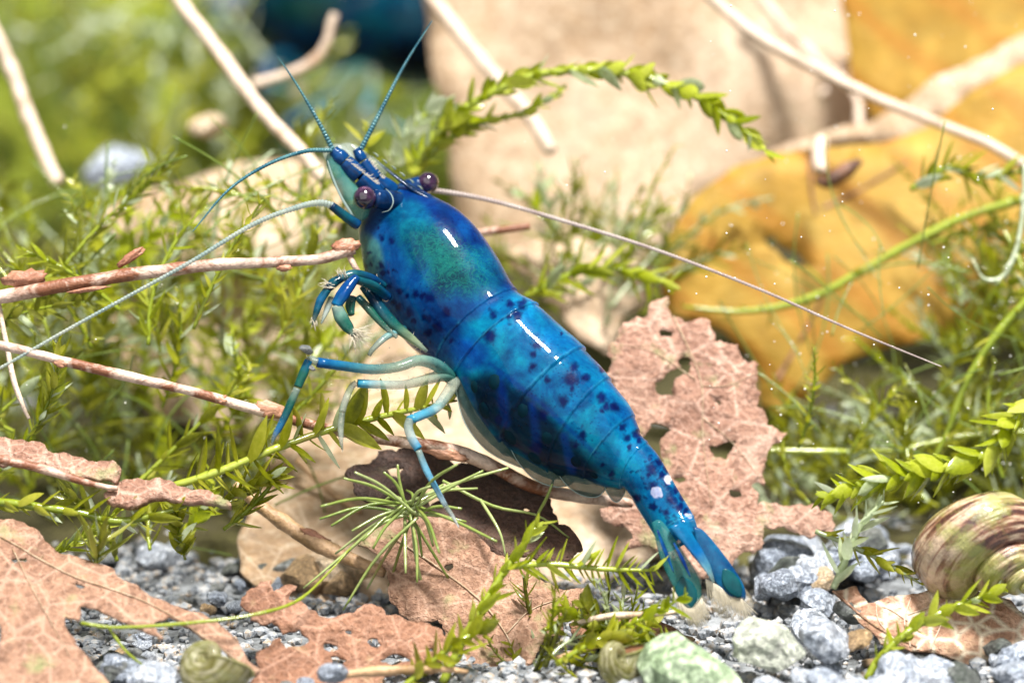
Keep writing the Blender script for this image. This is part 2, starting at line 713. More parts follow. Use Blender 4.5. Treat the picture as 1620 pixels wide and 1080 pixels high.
# ------------------------------------------------------------------ the blue shrimp
def shrimp_materials():
    t = NT('shrimp_shell')
    at = t.n('ShaderNodeAttribute', attribute_name='pigment')
    og = t.n('ShaderNodeAttribute', attribute_name='organ')
    swirl = t.noise(5.0, 5, 0.6, dist=1.6)
    fine = t.noise(38, 3, 0.6)
    c = t.mix(0.75, at.outputs['Color'], t.ramp(swirl, [(0.34, (0.3, 0.36, 0.62)), (0.5, (0.95, 0.95, 1)), (0.66, (1.8, 1.75, 1.3))]), 'MULTIPLY')
    c = t.mix(0.45, c, t.ramp(fine, [(0.35, (0.6, 0.65, 0.8)), (0.6, (1.2, 1.2, 1.15))]), 'MULTIPLY')
    dots = t.ramp(t.voro(52), [(0.12, (0.35, 0.4, 0.6)), (0.30, (1, 1, 1))])
    dm = t.ramp(t.noise(4.0, 2), [(0.45, (0, 0, 0)), (0.62, (0.8, 0.8, 0.8))])
    c = t.mix(dm, c, dots, 'MULTIPLY')
    curl = t.noise(17, 2, 0.5, dist=3.2)
    line = t.ramp(curl, [(0.43, (0, 0, 0)), (0.5, (1, 1, 1)), (0.57, (0, 0, 0))])
    f = t.math('MULTIPLY', og.outputs['Fac'], line)
    c = t.mix(t.math('MULTIPLY', f, 0.40), c, (0.008, 0.16, 0.11))
    t.base(c)
    t.set(Roughness=0.35)
    t.b.inputs['Specular IOR Level'].default_value = 0.12
    t.b.inputs['Coat IOR'].default_value = 1.24
    t.b.inputs['IOR'].default_value = 1.2
    t.b.inputs['Coat Weight'].default_value = 0.6
    t.b.inputs['Coat Roughness'].default_value = 0.04
    t.b.inputs['Subsurface Weight'].default_value = 0.35
    t.b.inputs['Subsurface Radius'].default_value = (0.02, 0.10, 0.22)
    t.b.inputs['Subsurface Scale'].default_value = 0.8
    b = t.bump(t.noise(34, 3, 0.6), 0.38, 0.006)
    t.bump(t.noise(7, 2, 0.5), 0.18, 0.02, b)
    t.see_through(at.outputs['Alpha'])
    M['shrimp_shell'] = t.m

    t = NT('shrimp_limb')
    at = t.n('ShaderNodeAttribute', attribute_name='pigment')
    c = t.mix(0.5, at.outputs['Color'], t.ramp(t.noise(30, 3, 0.6), [(0.35, (0.5, 0.6, 0.7)), (0.62, (1.3, 1.3, 1.25))]), 'MULTIPLY')
    t.base(c)
    t.set(Roughness=0.2)
    t.b.inputs['Coat Weight'].default_value = 0.7
    t.b.inputs['Coat Roughness'].default_value = 0.06
    t.b.inputs['Coat IOR'].default_value = 1.28
    t.b.inputs['IOR'].default_value = 1.25
    t.bump(t.noise(40, 2), 0.25, 0.008)
    sh = t.translucent(c, 0.3)
    t.see_through(at.outputs['Alpha'], sh)
    M['shrimp_limb'] = t.m

    t = NT('eye_purple')
    v = t.voro(70)
    c = t.ramp(t.noise(14, 4, 0.7), [(0.32, (0.006, 0.002, 0.010)), (0.52, (0.05, 0.018, 0.05)), (0.72, (0.17, 0.075, 0.12))])
    c = t.mix(0.5, c, t.ramp(v, [(0.1, (1.4, 1.3, 1.4)), (0.6, (0.4, 0.35, 0.45))]), 'MULTIPLY')
    t.base(c)
    t.set(Roughness=0.12)
    t.b.inputs['Coat Weight'].default_value = 1.0
    M['eye_purple'] = t.m

    simple('stalk_blue', (0.001, 0.008, 0.035), 0.2, 0.35, c2=(0.003, 0.028, 0.10), nscale=14)
    simple('antenna_blue', (0.008, 0.07, 0.11), 0.25, 0.4, c2=(0.07, 0.17, 0.18), nscale=9)
    simple('antenna_pale', (0.26, 0.36, 0.36), 0.25, 0.6, transl=0.3, alpha=0.7, c2=(0.46, 0.50, 0.45), nscale=10)
    simple('antenna_rose', (0.36, 0.28, 0.27), 0.25, 0.6, transl=0.3, alpha=0.8, c2=(0.54, 0.47, 0.44), nscale=10)
    simple('glass_teal', (0.015, 0.18, 0.20), 0.15, 0.8, transl=0.35, alpha=0.55, c2=(0.10, 0.34, 0.30), nscale=7)
    simple('glass_clear', (0.38, 0.46, 0.46), 0.12, 1.0, transl=0.4, alpha=0.25, c2=(0.75, 0.8, 0.78), nscale=9)
    simple('glass_grey', (0.035, 0.08, 0.08), 0.15, 0.9, transl=0.3, alpha=0.68, c2=(0.11, 0.16, 0.14), nscale=12)
    simple('seta', (0.74, 0.68, 0.56), 0.35, 0.3, transl=0.4, alpha=0.8)
    simple('seta_film', (0.62, 0.55, 0.42), 0.35, 0.5, transl=0.5, alpha=0.22)
    simple('egg_dark', (0.001, 0.010, 0.022), 0.45, 0.12, c2=(0.002, 0.020, 0.030), nscale=7)
    M['egg_dark'].node_tree.nodes['Principled BSDF'].inputs['Specular IOR Level'].default_value = 0.1
    simple('rim_white', (0.36, 0.46, 0.44), 0.2, 0.4, transl=0.3, alpha=0.6)


shrimp_materials()

ST = np.array([  # dorsal x, y, ventral x, y
    (636, 290, 556, 345), (687, 323, 563, 385), (725, 343, 572, 430), (765, 380, 595, 475), (797, 425, 635, 530),
    (820, 463, 690, 582), (862, 492, 722, 632), (905, 533, 768, 694), (950, 580, 836, 742), (985, 628, 902, 762),
    (1013, 680, 950, 768), (1043, 722, 982, 766), (1072, 775, 1008, 803), (1098, 822, 1033, 838), (1112, 850, 1048, 862)], float)
ROLL = math.radians(32)
KB = 0.80
SEGS = [5.0, 5.78, 7.45, 8.5, 9.55, 10.7, 13.2]


def st_at(s):
    s = np.asarray(s, float)
    ext = np.vstack([2 * ST[0] - ST[1], ST, 2 * ST[-1] - ST[-2]])
    i = np.clip(np.floor(s).astype(int), 0, len(ST) - 2)
    t = (s - i)[:, None]
    a, b, c, d = ext[i], ext[i + 1], ext[i + 2], ext[i + 3]
    return 0.5 * (2 * b + (c - a) * t + (2 * a - 5 * b + 4 * c - d) * t * t + (3 * b - a - 3 * c + d) * t ** 3)


def body_depth(s):
    return 16.34 - 0.72 * np.asarray(s, float) / 14.0


def body_frame(s):
    q = st_at(s)
    d = body_depth(s)
    c = (q[:, :2] + q[:, 2:]) / 2
    C = np.array([P(c[i, 0], c[i, 1], d[i]) for i in range(len(d))])
    h = np.linalg.norm(q[:, :2] - q[:, 2:], axis=1) / 2 * K * d / D0
    Cn = st_at(np.minimum(s + 0.02, 14.0))
    Cp = st_at(np.maximum(s - 0.02, 0))
    tp = (Cn[:, :2] + Cn[:, 2:] - Cp[:, :2] - Cp[:, 2:])
    T = tp[:, :1] * RV - tp[:, 1:] * UV
    T /= np.linalg.norm(T, axis=1)[:, None]
    T = T + FV * (-0.30)
    T = -T / np.linalg.norm(T, axis=1)[:, None]                    # towards the head
    n = (q[:, 0] - q[:, 2])[:, None] * RV - (q[:, 1] - q[:, 3])[:, None] * UV
    n = n - T * (n * T).sum(1)[:, None]
    n /= np.linalg.norm(n, axis=1)[:, None]
    cv = np.broadcast_to(-FV, T.shape)
    cv = cv - T * (cv @ np.eye(3) * T).sum(1)[:, None]
    cv = cv - n * (cv * n).sum(1)[:, None]
    cv /= np.linalg.norm(cv, axis=1)[:, None]
    dn = math.cos(ROLL) * n + math.sin(ROLL) * cv
    lt = math.cos(ROLL) * cv - math.sin(ROLL) * n
    a = h / math.sqrt(math.cos(ROLL) ** 2 + (KB * math.sin(ROLL)) ** 2)
    return C, T, dn, lt, a


SPOTS = [(583, 401, 4), (578, 422, 5), (587, 419, 4), (604, 419, 5), (593, 437, 4), (604, 447, 5), (589, 455, 4), (616, 453, 5), (606, 433, 4),
         (632, 461, 5), (602, 469, 4), (602, 476, 4), (643, 469, 4), (657, 465, 6), (668, 468, 5), (679, 470, 6), (623, 478, 5), (631, 484, 6), (616, 495, 4),
         (647, 495, 5), (654, 509, 5), (645, 524, 4), (658, 541, 4), (671, 501, 6), (679, 504, 6), (693, 517, 8), (677, 526, 6), (681, 541, 4),
         (672, 550, 4), (707, 493, 7), (704, 536, 4), (713, 540, 5), (614, 430, 4), (625, 428, 4), (611, 279, 4), (597, 359, 4), (620, 382, 5), (604, 376, 5),
         (780, 496, 6), (774, 531, 7), (807, 479, 6), (826, 483, 7), (818, 498, 6), (804, 500, 5), (850, 546, 7), (844, 561, 6), (842, 579, 6),
         (909, 581, 6), (904, 601, 7), (905, 613, 6), (891, 635, 6), (889, 527, 4), (952, 585, 5), (926, 598, 5), (952, 629, 6), (959, 642, 6),
         (972, 644, 6), (952, 650, 5), (859, 657, 6), (922, 688, 5), (911, 703, 5), (967, 748, 5), (955, 735, 5), (1011, 696, 6), (996, 707, 5),
         (991, 692, 5), (1007, 687, 5), (1031, 742, 6), (1042, 731, 6), (1055, 742, 6), (1026, 750, 5), (1033, 768, 5), (1055, 764, 5), (1070, 775, 7),
         (1033, 801, 6), (1055, 809, 6), (1085, 809, 6), (1074, 801, 6), (1007, 787, 5), (848, 709, 6), (789, 664, 7), (866, 600, 5), (985, 676, 5), (1046, 752, 5), (1062, 790, 6), (1078, 788, 5)]
PALE = [(1039, 779, 10), (1056, 757, 8), (1078, 772, 5), (1090, 815, 6)]


BODY = {}


def make_body(root):
    ns, nt = 620, 230
    s0 = np.linspace(0.0, 14.0, ns)
    th = np.linspace(-np.pi, np.pi, nt, endpoint=False)
    SS, TT = np.meshgrid(s0, th, indexing='ij')
    C, T, dn, lt, a = body_frame(s0)
    # segment steps
    Sx = SS + 0.10 * np.sin(np.abs(TT)) ** 2
    mult = np.ones_like(Sx)
    edge = np.zeros_like(Sx)
    prev = 0.0
    for i, b in enumerate(SEGS):
        m = (Sx > prev) & (Sx <= b)
        u = np.clip((Sx - prev) / (b - prev), 0, 1)
        amp = 0.030 if i else 0.018
        lift = amp * smooth(u, 0.15, 1.0) + 0.006 * smooth(u, 0.93, 0.985) - 0.004 * (1 - smooth(u, 0.0, 0.10)) * (i > 0)
        mult = np.where(m, 1 + lift, mult)
        edge = np.where(m, smooth(u, 0.955 if i else 0.985, 0.985 if i else 0.996), edge)
        prev = b
    # rounded nose, tapered end
    nose = np.sqrt(np.clip(1 - (1 - np.clip(SS / 0.75, 0, 1)) ** 2, 0, 1))
    mult = mult * (0.35 + 0.65 * nose)
    mult = mult * (1 - 0.10 * smooth(SS, 13.2, 14.0))
    ct, sn = np.cos(TT), np.sin(TT)
    keel = 1 + 0.035 * np.clip(ct, 0, 1) ** 12 * (1 - smooth(SS, 2.2, 4.0))
    low = 1 - 0.10 * np.clip(-ct, 0, 1) ** 2
    X = C[:, None, :] + (a[:, None] * mult * ct * keel)[..., None] * dn[:, None, :] + (a[:, None] * KB * mult * sn * low)[..., None] * lt[:, None, :]
    V = X.reshape(-1, 3)
    idx = np.arange(ns * nt).reshape(ns, nt)
    A = idx[:-1]
    B = idx[1:]
    F = np.stack([A, np.roll(A, -1, 1), np.roll(B, -1, 1), B], -1).reshape(-1, 4)
    F = F.tolist() + [tuple(idx[0]), tuple(idx[-1][::-1])]
    # pigment
    px, py, _ = proj(V)
    G = X.reshape(ns, nt, 3)
    gs = np.gradient(G, axis=0)
    gt = np.roll(G, -1, 1) - np.roll(G, 1, 1)
    nr = np.cross(gt, gs)
    outw = G - C[:, None, :]
    nr *= np.sign((nr * outw).sum(-1))[..., None]
    vis = (nr @ FV < 0)
    mir = (-np.arange(nt)) % nt
    pxg, pyg = px.reshape(ns, nt), py.reshape(ns, nt)
    pxm = np.where(vis, pxg, pxg[:, mir]).ravel()
    pym = np.where(vis, pyg, pyg[:, mir]).ravel()
    s = SS.ravel()
    ab = np.abs(TT).ravel()
    W = np.stack([pxm / 100, pym / 100, np.zeros_like(pxm)], 1)
    n1 = fbm(W, 2.2, 3, 4)
    blue = np.array([0.002, 0.055, 0.20])
    cyan = np.array([0.001, 0.150, 0.29])
    deep = np.array([0.001, 0.026, 0.15])
    green = np.array([0.001, 0.062, 0.060])
    teal = np.array([0.002, 0.095, 0.17])
    navy = np.array([0.0008, 0.004, 0.050])
    black = np.array([0.0008, 0.006, 0.022])

    def blend(c, col, f):
        return c * (1 - f[:, None]) + col * f[:, None]

    def blob(x, y, rx, ry, rot=0.0, soft=0.7):
        dx, dy = pxm - x, pym - y
        r_ = math.radians(rot)
        u, v = dx * math.cos(r_) + dy * math.sin(r_), -dx * math.sin(r_) + dy * math.cos(r_)
        q = np.sqrt((u / rx) ** 2 + (v / ry) ** 2) + (n1 - 0.5) * 0.7
        return 1 - smooth(q, soft, 1.35)
    c = np.tile(blue, (len(V), 1))
    abd = smooth(s, 4.9, 5.4)
    c = blend(c, cyan, abd * 0.75)
    c = blend(c, deep, (1 - smooth(ab, 0.25, 0.95)) * (1 - 0.65 * abd) * 0.8)
    c = blend(c, teal, blob(655, 350, 38, 30, 40) * 0.8)
    c = blend(c, green, blob(705, 415, 84, 40, 40, 0.4) * 0.85)
    c = blend(c, teal, blob(765, 425, 40, 30, 40) * 0.6)
    gill = smooth(ab, 1.25, 1.6) * smooth(s, 0.6, 1.4) * (1 - abd)
    c = blend(c, np.array([0.004, 0.085, 0.29]), gill * 0.9)
    c = blend(c, np.array([0.06, 0.20, 0.20]), blob(584, 405, 18, 30, -20) * 0.75)
    c = blend(c, deep, blob(700, 505, 60, 16, 42) * 0.6)
    c = blend(c, np.array([0.002, 0.04, 0.22]), blob(740, 560, 30, 26) * 0.8)
    # dark brood region low on the flank
    poly = [(735, 595), (790, 590), (848, 628), (905, 690), (955, 742), (940, 770), (880, 760), (800, 712), (745, 650)]
    pa = np.array(poly, float)
    inn = np.zeros(len(V), bool)
    qx, qy = np.roll(pa[:, 0], -1), np.roll(pa[:, 1], -1)
    jx, jy = pxm + (n1 - .5) * 26, pym + (n1 - .5) * 26
    for i in range(len(pa)):
        cond = ((pa[i, 1] > jy) != (qy[i] > jy)) & (jx < (qx[i] - pa[i, 0]) * (jy - pa[i, 1]) / (qy[i] - pa[i, 1] + 1e-9) + pa[i, 0])
        inn ^= cond
    dist = np.full(len(V), 1e9)
    for i in range(len(pa)):
        ax, ay, bx, by = pa[i, 0], pa[i, 1], qx[i], qy[i]
        tt = np.clip(((jx - ax) * (bx - ax) + (jy - ay) * (by - ay)) / ((bx - ax) ** 2 + (by - ay) ** 2), 0, 1)
        dist = np.minimum(dist, np.hypot(jx - ax - tt * (bx - ax), jy - ay - tt * (by - ay)))
    sd = np.where(inn, dist, -dist)
    brood = smooth(sd, -10, 16)
    c = blend(c, black, brood * 0.93)
    for (x0, y0, x1, y1, w) in [(790, 590, 800, 668, 9), (842, 640, 850, 710, 8), (893, 690, 905, 745, 8), (775, 575, 860, 640, 5), (860, 640, 940, 715, 5), (735, 600, 745, 630, 7)]:
        tt = np.clip(((pxm - x0) * (x1 - x0) + (pym - y0) * (y1 - y0)) / ((x1 - x0) ** 2 + (y1 - y0) ** 2), 0, 1)
        dd = np.hypot(pxm - x0 - tt * (x1 - x0), pym - y0 - tt * (y1 - y0)) + (n1 - 0.5) * 8
        c = blend(c, np.array([0.001, 0.03, 0.20]), (1 - smooth(dd, w * 0.1, w * 1.3)) * 0.6)
    # dark blots and pale windows
    wx, wy = pxm + (fbm(W, 16, 9, 2) - 0.5) * 9, pym + (fbm(W, 16, 21, 2) - 0.5) * 9
    sp = np.zeros(len(V))
    for (x, y, r_) in SPOTS:
        r_ = r_ * rnd.uniform(0.6, 1.3)
        for _ in range(rnd.randrange(3)):
            sx_, sy_, sr_ = x + rnd.uniform(-14, 14), y + rnd.uniform(-14, 14), rnd.uniform(1.0, 2.6)
            sp = np.maximum(sp, 0.6 * (1 - smooth(np.hypot(wx - sx_, wy - sy_), sr_ * 0.5, sr_ * 1.8)))
        sp = np.maximum(sp, 1 - smooth(np.hypot(wx - x, (wy - y) * 0.9), r_ * 0.5, r_ * 1.75))
    for i in range(60):
        sc = rnd.uniform(10.8, 13.8)
        q = st_at(np.array([sc]))[0]
        f = rnd.uniform(0.1, 0.75)
        sp = np.maximum(sp, 0.7 * (1 - smooth(np.hypot(wx - (q[0] * (1 - f) + q[2] * f), wy - (q[1] * (1 - f) + q[3] * f)), 1.5, 4.5)))
    c = c * ((0.45 + 1.1 * fbm(W, 3.1, 44, 3)) * (0.68 + 0.12 * abd))[:, None]
    c = blend(c, navy, sp * 0.95)
    pl = np.zeros(len(V))
    for (x, y, r_) in PALE:
        pl = np.maximum(pl, 1 - smooth(np.hypot(wx - x, wy - y), r_ * 0.7, r_))
    c = blend(c, np.array([0.42, 0.42, 0.48]), pl * 0.8)
    eg = edge.ravel() * (1 - brood) * (ab < 2.4) * smooth(fbm(W, 4.0, 52, 2), 0.35, 0.7)
    c = blend(c, np.array([0.03, 0.22, 0.36]), eg * 0.5)
    alpha = 1 - 0.05 * brood - 0.05 * blob(584, 405, 14, 26, -20)
    rgba = np.concatenate([np.clip(c, 0, 1), np.clip(alpha, 0, 1)[:, None]], 1)
    o = mesh('body', V, F, M['shrimp_shell'], root)
    at = o.data.attributes.new('pigment', 'FLOAT_COLOR', 'POINT')
    at.data.foreach_set('color', rgba.ravel())
    ag = o.data.attributes.new('organ', 'FLOAT', 'POINT')
    ag.data.foreach_set('value', np.clip(blob(710, 415, 75, 45, 40), 0, 1))
    BODY.update(V=V, px=px, py=py, vis=vis.ravel(), n=(nr / (np.linalg.norm(nr, axis=-1)[..., None] + 1e-12)).reshape(-1, 3))
    return o


def limb(name, path, r, cols, root, n=36, k=10, flat=0.8, alpha=(1.0,)):
    """jointed limb: cols = list of rgb spread along it"""
    C = catmull(path, n)
    u = np.linspace(0, 1, n)
    rr = np.interp(u, np.linspace(0, 1, len(r)), r) * K
    V, F = tube_geo(C, rr, k, flat)
    o = mesh(name, V, F, M['shrimp_limb'], root)
    cc = np.stack([np.interp(u, np.linspace(0, 1, len(cols)), [c[j] for c in cols]) for j in range(3)], 1)
    al = np.interp(u, np.linspace(0, 1, len(alpha)), alpha)
    rgba = np.repeat(np.concatenate([cc, al[:, None]], 1), k, 0)
    at = o.data.attributes.new('pigment', 'FLOAT_COLOR', 'POINT')
    at.data.foreach_set('color', rgba.ravel())
    return o


def plate(name, outline, depth, mat, root, bulge=0.03, thick=0.006, n=None, tilt=(0, 0), cols=None, smoothit=2):
    """a thin curved plate: rounded outline in a plane across the view, domed and thickened"""
    pts = np.array(outline, float)
    p = catmull(np.vstack([pts, pts[:1]]), 72)[:-1]
    c = p.mean(0)
    rings = []
    lv = np.linspace(0.0, 1.0, 9)[1:]
    V = [P(c[0], c[1], depth - bulge)]
    for q in lv:
        w = c + (p - c) * q
        for x in w:
            dd = depth - bulge * (1 - q * q) + tilt[0] * (x[0] - c[0]) / 100 + tilt[1] * (x[1] - c[1]) / 100
            V.append(P(x[0], x[1], dd))
    V = np.array(V)
    m = len(p)
    F = [(0, 1 + j, 1 + (j + 1) % m) for j in range(m)]
    for i in range(len(lv) - 1):
        for j in range(m):
            a, b = 1 + i * m + j, 1 + i * m + (j + 1) % m
            F.append((a, a + m, b + m, b))
    N = len(V)
    V2 = V + FV * thick
    last = 1 + (len(lv) - 1) * m
    F2 = [tuple(N + i for i in f[::-1]) for f in F]
    R = [(last + j, N + last + j, N + last + (j + 1) % m, last + (j + 1) % m) for j in range(m)]
    return mesh(name, np.vstack([V, V2]), F + F2 + R, M[mat], root)


def brush(name, base, spread, L, count, root, mat='seta', seed=0, w=0.9, fan=None):
    """a tuft of fine bristles joined as one part"""
    r = random.Random(seed)
    Vs, Fs = [], []
    for i in range(count):
        b = base(r)
        d = spread(r)
        pth = np.array([P(b[0], b[1], b[2]), P(b[0] + d[0] * 0.5, b[1] + d[1] * 0.5, b[2] + d[2] * 0.5), P(b[0] + d[0], b[1] + d[1] + r.uniform(-2, 2), b[2] + d[2])])
        V, F = tube_geo(catmull(pth, 4), np.array([w, w * 0.8, w * 0.6, w * 0.25]) * K, 4)
        o = sum(len(x) for x in Vs)
        Vs.append(V)
        Fs += [tuple(o + q for q in f) for f in F]
    ob = mesh(name, np.vstack(Vs), Fs, M[mat], root)
    ob['kind'] = 'stuff'
    return ob


def make_shrimp():
    root = empty('shrimp', P(1120, 985, 15.55), 'vivid blue freshwater shrimp with dark spots climbing over moss and leaf litter', 'shrimp')
    body = make_body(root)
    BL = (0.002, 0.042, 0.15)
    CY = (0.003, 0.12, 0.27)
    TE = (0.005, 0.075, 0.10)
    GR = (0.012, 0.10, 0.075)
    CL = (0.22, 0.27, 0.23)
    NV = (0.002, 0.018, 0.06)
    # rostrum: a thin toothed blade between the eyes
    up = [(700, 322), (672, 303), (650, 288), (628, 272), (608, 258), (590, 246)]
    lo = [(690, 330), (664, 316), (644, 303), (624, 288), (606, 271), (590, 248)]
    V, F = [], []
    for i in range(6):
        for side in (-0.02, 0.02):
            V.append(P(*up[i], 16.24 + side * (1 - i / 6)))
            V.append(P(*lo[i], 16.21 + side * (1 - i / 6)))
    for i in range(5):
        a = i * 4
        F += [(a, a + 4, a + 5, a + 1), (a + 3, a + 7, a + 6, a + 2), (a, a + 2, a + 6, a + 4), (a + 1, a + 5, a + 7, a + 3)]
    F += [(0, 1, 3, 2), (20, 22, 23, 21)]
    ro = limb('rostrum', pts3([(700, 326, 16.16), (664, 306, 16.18), (640, 290, 16.2), (612, 268, 16.22), (588, 247, 16.24)]), [10, 8, 5.5, 4, 1.2], [BL, NV, NV, BL, CL], root, alpha=(1, 1, 0.8, 0.5, 0.45), flat=0.6)
    for i in range(6):
        t = i / 5
        x, y = 668 - 70 * t, 300 - 52 * t
        limb('rostral_tooth', pts3([(x, y, 16.2), (x - 3, y - 4, 16.2), (x - 8, y - 7, 16.2)]), [2.4, 1.6, 0.3], [CL, CL], ro, n=6, k=6, alpha=(0.8,))
    # eyes on stalks
    for (e, d, st, r, lab) in [((577, 313), 16.10, [(640, 318, 16.22), (618, 317, 16.15), (592, 314, 16.11)], 18.5, 0), ((677, 289), 16.34, [(628, 306, 16.36), (648, 299, 16.35), (668, 292, 16.34)], 17.5, 1)]:
        es = tube('eyestalk', pts3(st), [13, 17, 15], M['stalk_blue'], root, n=14, k=16)
        ellipsoid('cornea', P(*e, d), np.diag([r * K, r * K, r * K]), M['eye_purple'], es, 4)
    # orbital rim
    tube('orbital_rim', pts3([(604, 336, 16.06), (616, 332, 16.05), (622, 320, 16.05), (619, 308, 16.07), (610, 298, 16.1)]), [0.3, 0.9, 1.1, 0.9, 0.3], M['rim_white'], root, n=24, k=6)
    # antennular peduncles, three segments each
    for segs in ([((600, 306, 16.17), (570, 281, 16.15), 15.5, 15), ((569, 279, 16.15), (546, 256, 16.15), 15, 14), ((545, 255, 16.15), (527, 238, 16.15), 13, 10)],
                 [((624, 303, 16.22), (597, 284, 16.2), 13, 11.5), ((596, 283, 16.2), (575, 256, 16.2), 11.5, 10.5), ((574, 254, 16.2), (563, 236, 16.2), 9.5, 7)]):
        for (a, b, r0, r1) in segs:
            A, B = P(*a), P(*b)
            pk = limb('antennule_segment', np.array([A, A * 0.9 + B * 0.1, A * 0.5 + B * 0.5, A * 0.1 + B * 0.9, B]), [r0 * 0.93, r0, r0 * 0.98, r1, r1 * 0.92], [BL, (0.002, 0.05, 0.18), BL], root, n=14, k=14, flat=1.0)
    sc_ = (0.012, 0.10, 0.30)
    brush('bristles', lambda r: (lambda t: (547 + 50 * t, 252 + 40 * t, 16.1))(r.random()), lambda r: (r.uniform(4, 10), r.uniform(-4, 3), 0), 0, 60, root, seed=3, w=0.5)
    brush('bristles', lambda r: (lambda t: (582 + 24 * t, 252 + 32 * t, 16.12))(r.random()), lambda r: (r.uniform(2, 7), r.uniform(-5, 1), 0), 0, 40, root, seed=4, w=0.5)
    # flagella of the antennules
    for pth, r, m in [([(528, 240, 16.14), (505, 195, 16.12), (470, 135, 16.1), (438, 88, 16.08)], [4.6, 3.2, 2.0, 0.7], 'antenna_blue'),
                      ([(524, 238, 16.13), (480, 240, 16.05), (420, 262, 15.98), (360, 302, 15.92), (305, 366, 15.88)], [3.8, 3.4, 2.8, 2.0, 0.8], 'antenna_blue'),
                      ([(571, 236, 16.2), (600, 180, 16.22), (640, 103, 16.25), (684, 33, 16.3)], [4.6, 3.6, 2.2, 0.7], 'antenna_blue'),
                      ([(562, 236, 16.26), (577, 200, 16.36), (585, 170, 16.46), (588, 140, 16.6)], [2.6, 2.2, 1.6, 0.6], 'antenna_blue')][:3]:
        tube('antennule_flagellum', pts3(pth), r, M[m], root, n=260, k=7, bead=0.16, period=0.014)
    # antennae
    limb('antenna_base', pts3([(566, 356, 16.1), (550, 345, 16.08), (524, 325, 16.06)]), [11, 10, 8.5], [BL, TE, NV], root, n=14, k=12)
    tube('antenna', pts3([(526, 325, 16.06), (505, 321, 16.03), (470, 328, 15.98), (400, 355, 15.9), (300, 415, 15.82), (200, 470, 15.78), (100, 525, 15.74), (0, 582, 15.7), (-60, 612, 15.68)]),
         [5.6, 4.2, 3.7, 3.3, 3.0, 2.8, 2.6, 2.4], M['antenna_pale'], root, n=560, k=7, bead=0.17, period=0.015)
    tube('antenna', pts3([(650, 305, 16.42), (690, 302, 16.42), (780, 318, 16.38), (900, 352, 16.32), (1040, 396, 16.24), (1200, 457, 16.15), (1350, 523, 16.05), (1490, 580, 15.98)]),
         [4.6, 4.0, 3.5, 3.0, 2.7, 2.4, 2.0, 1.0], M['antenna_rose'], root, n=620, k=7, bead=0.2, period=0.015)
    # antennal scales: glassy paddles
    sc1 = plate('antennal_scale', [(566, 352), (545, 322), (527, 290), (516, 258), (519, 243), (530, 244), (548, 268), (566, 292), (584, 318), (582, 342)], 16.14, 'glass_teal', root, 0.02)
    tube('scale_ridge', pts3([(560, 345, 16.11), (540, 312, 16.11), (527, 282, 16.12), (518, 254, 16.13)]), [2.4, 2.2, 1.8, 0.8], M['rim_white'], sc1, n=16, k=6)
    plate('antennal_scale', [(600, 285), (570, 258), (545, 240), (528, 238), (535, 229), (552, 226), (568, 232), (590, 250), (612, 270)], 16.27, 'glass_clear', root, 0.02)
    plate('antennal_scale', [(560, 285), (532, 262), (515, 252), (511, 238), (520, 230), (536, 228), (555, 240), (578, 262)], 16.2, 'glass_clear', root, 0.02)

    # mouthparts and claw legs
    def leg(segs, tip=None):
        first = None
        for i, (pth, r, cols, al) in enumerate(segs):
            o = limb('leg' if first is None else 'leg_segment', pts3(pth), r, cols, root if first is None else first, n=22, k=12, alpha=al)
            first = first or o
            L = pts3(pth)
            a0, b0 = pth[0], pth[-1]
            for q in range(1, len(pth)):
                A_, B_ = pth[q - 1], pth[q]
                brush('bristles', lambda rr: (lambda tt: (A_[0] + (B_[0] - A_[0]) * tt, A_[1] + (B_[1] - A_[1]) * tt + rr.choice((-1, 1)) * r[0] * 0.7, A_[2] + (B_[2] - A_[2]) * tt))(rr.random()),
                      lambda rr: (rr.uniform(-6, 3), rr.uniform(-5, 6), rr.uniform(-.02, .02)), 0, 7, first, seed=q * 7 + i, w=0.45)
        return first
    l1 = leg([([(606, 452, 16.0), (585, 440, 15.94), (560, 434, 15.9), (537, 440, 15.88)], [9, 10, 10, 9], [TE, BL, TE, (0.06, 0.17, 0.2)], (0.95,)),
              ([(540, 440, 15.88), (528, 447, 15.87), (517, 458, 15.86)], [8, 10, 8], [NV, TE, NV], (1,)),
              ([(518, 458, 15.86), (507, 475, 15.85), (499, 498, 15.84), (494, 514, 15.84)], [7.5, 8, 6, 1.5], [TE, (0.008, 0.1, 0.22), TE, CL], (1, 1, 0.9, 0.7)),
              ([(524, 470, 15.89), (519, 485, 15.88), (513, 500, 15.87), (508, 512, 15.86)], [4.5, 5.5, 4, 1], [CL, (0.5, 0.56, 0.52), CL], (0.85,))])
    brush('bristles', lambda r: (520 + r.uniform(-5, 10), 452 + r.uniform(-6, 4), 15.84), lambda r: (r.uniform(-14, -4), r.uniform(-9, 2), r.uniform(-.02, .02)), 0, 22, l1, seed=5, w=0.6)
    brush('bristles', lambda r: (540 + r.uniform(-6, 10), 437 + r.uniform(-4, 2), 15.84), lambda r: (r.uniform(-10, 2), r.uniform(-14, -5), r.uniform(-.02, .02)), 0, 22, l1, seed=6, w=0.6)
    brush('bristles', lambda r: (497 + r.uniform(-4, 4), 505 + r.uniform(-4, 6), 15.84), lambda r: (r.uniform(-5, 6), r.uniform(6, 15), r.uniform(-.02, .02)), 0, 24, l1, seed=61, w=0.6)
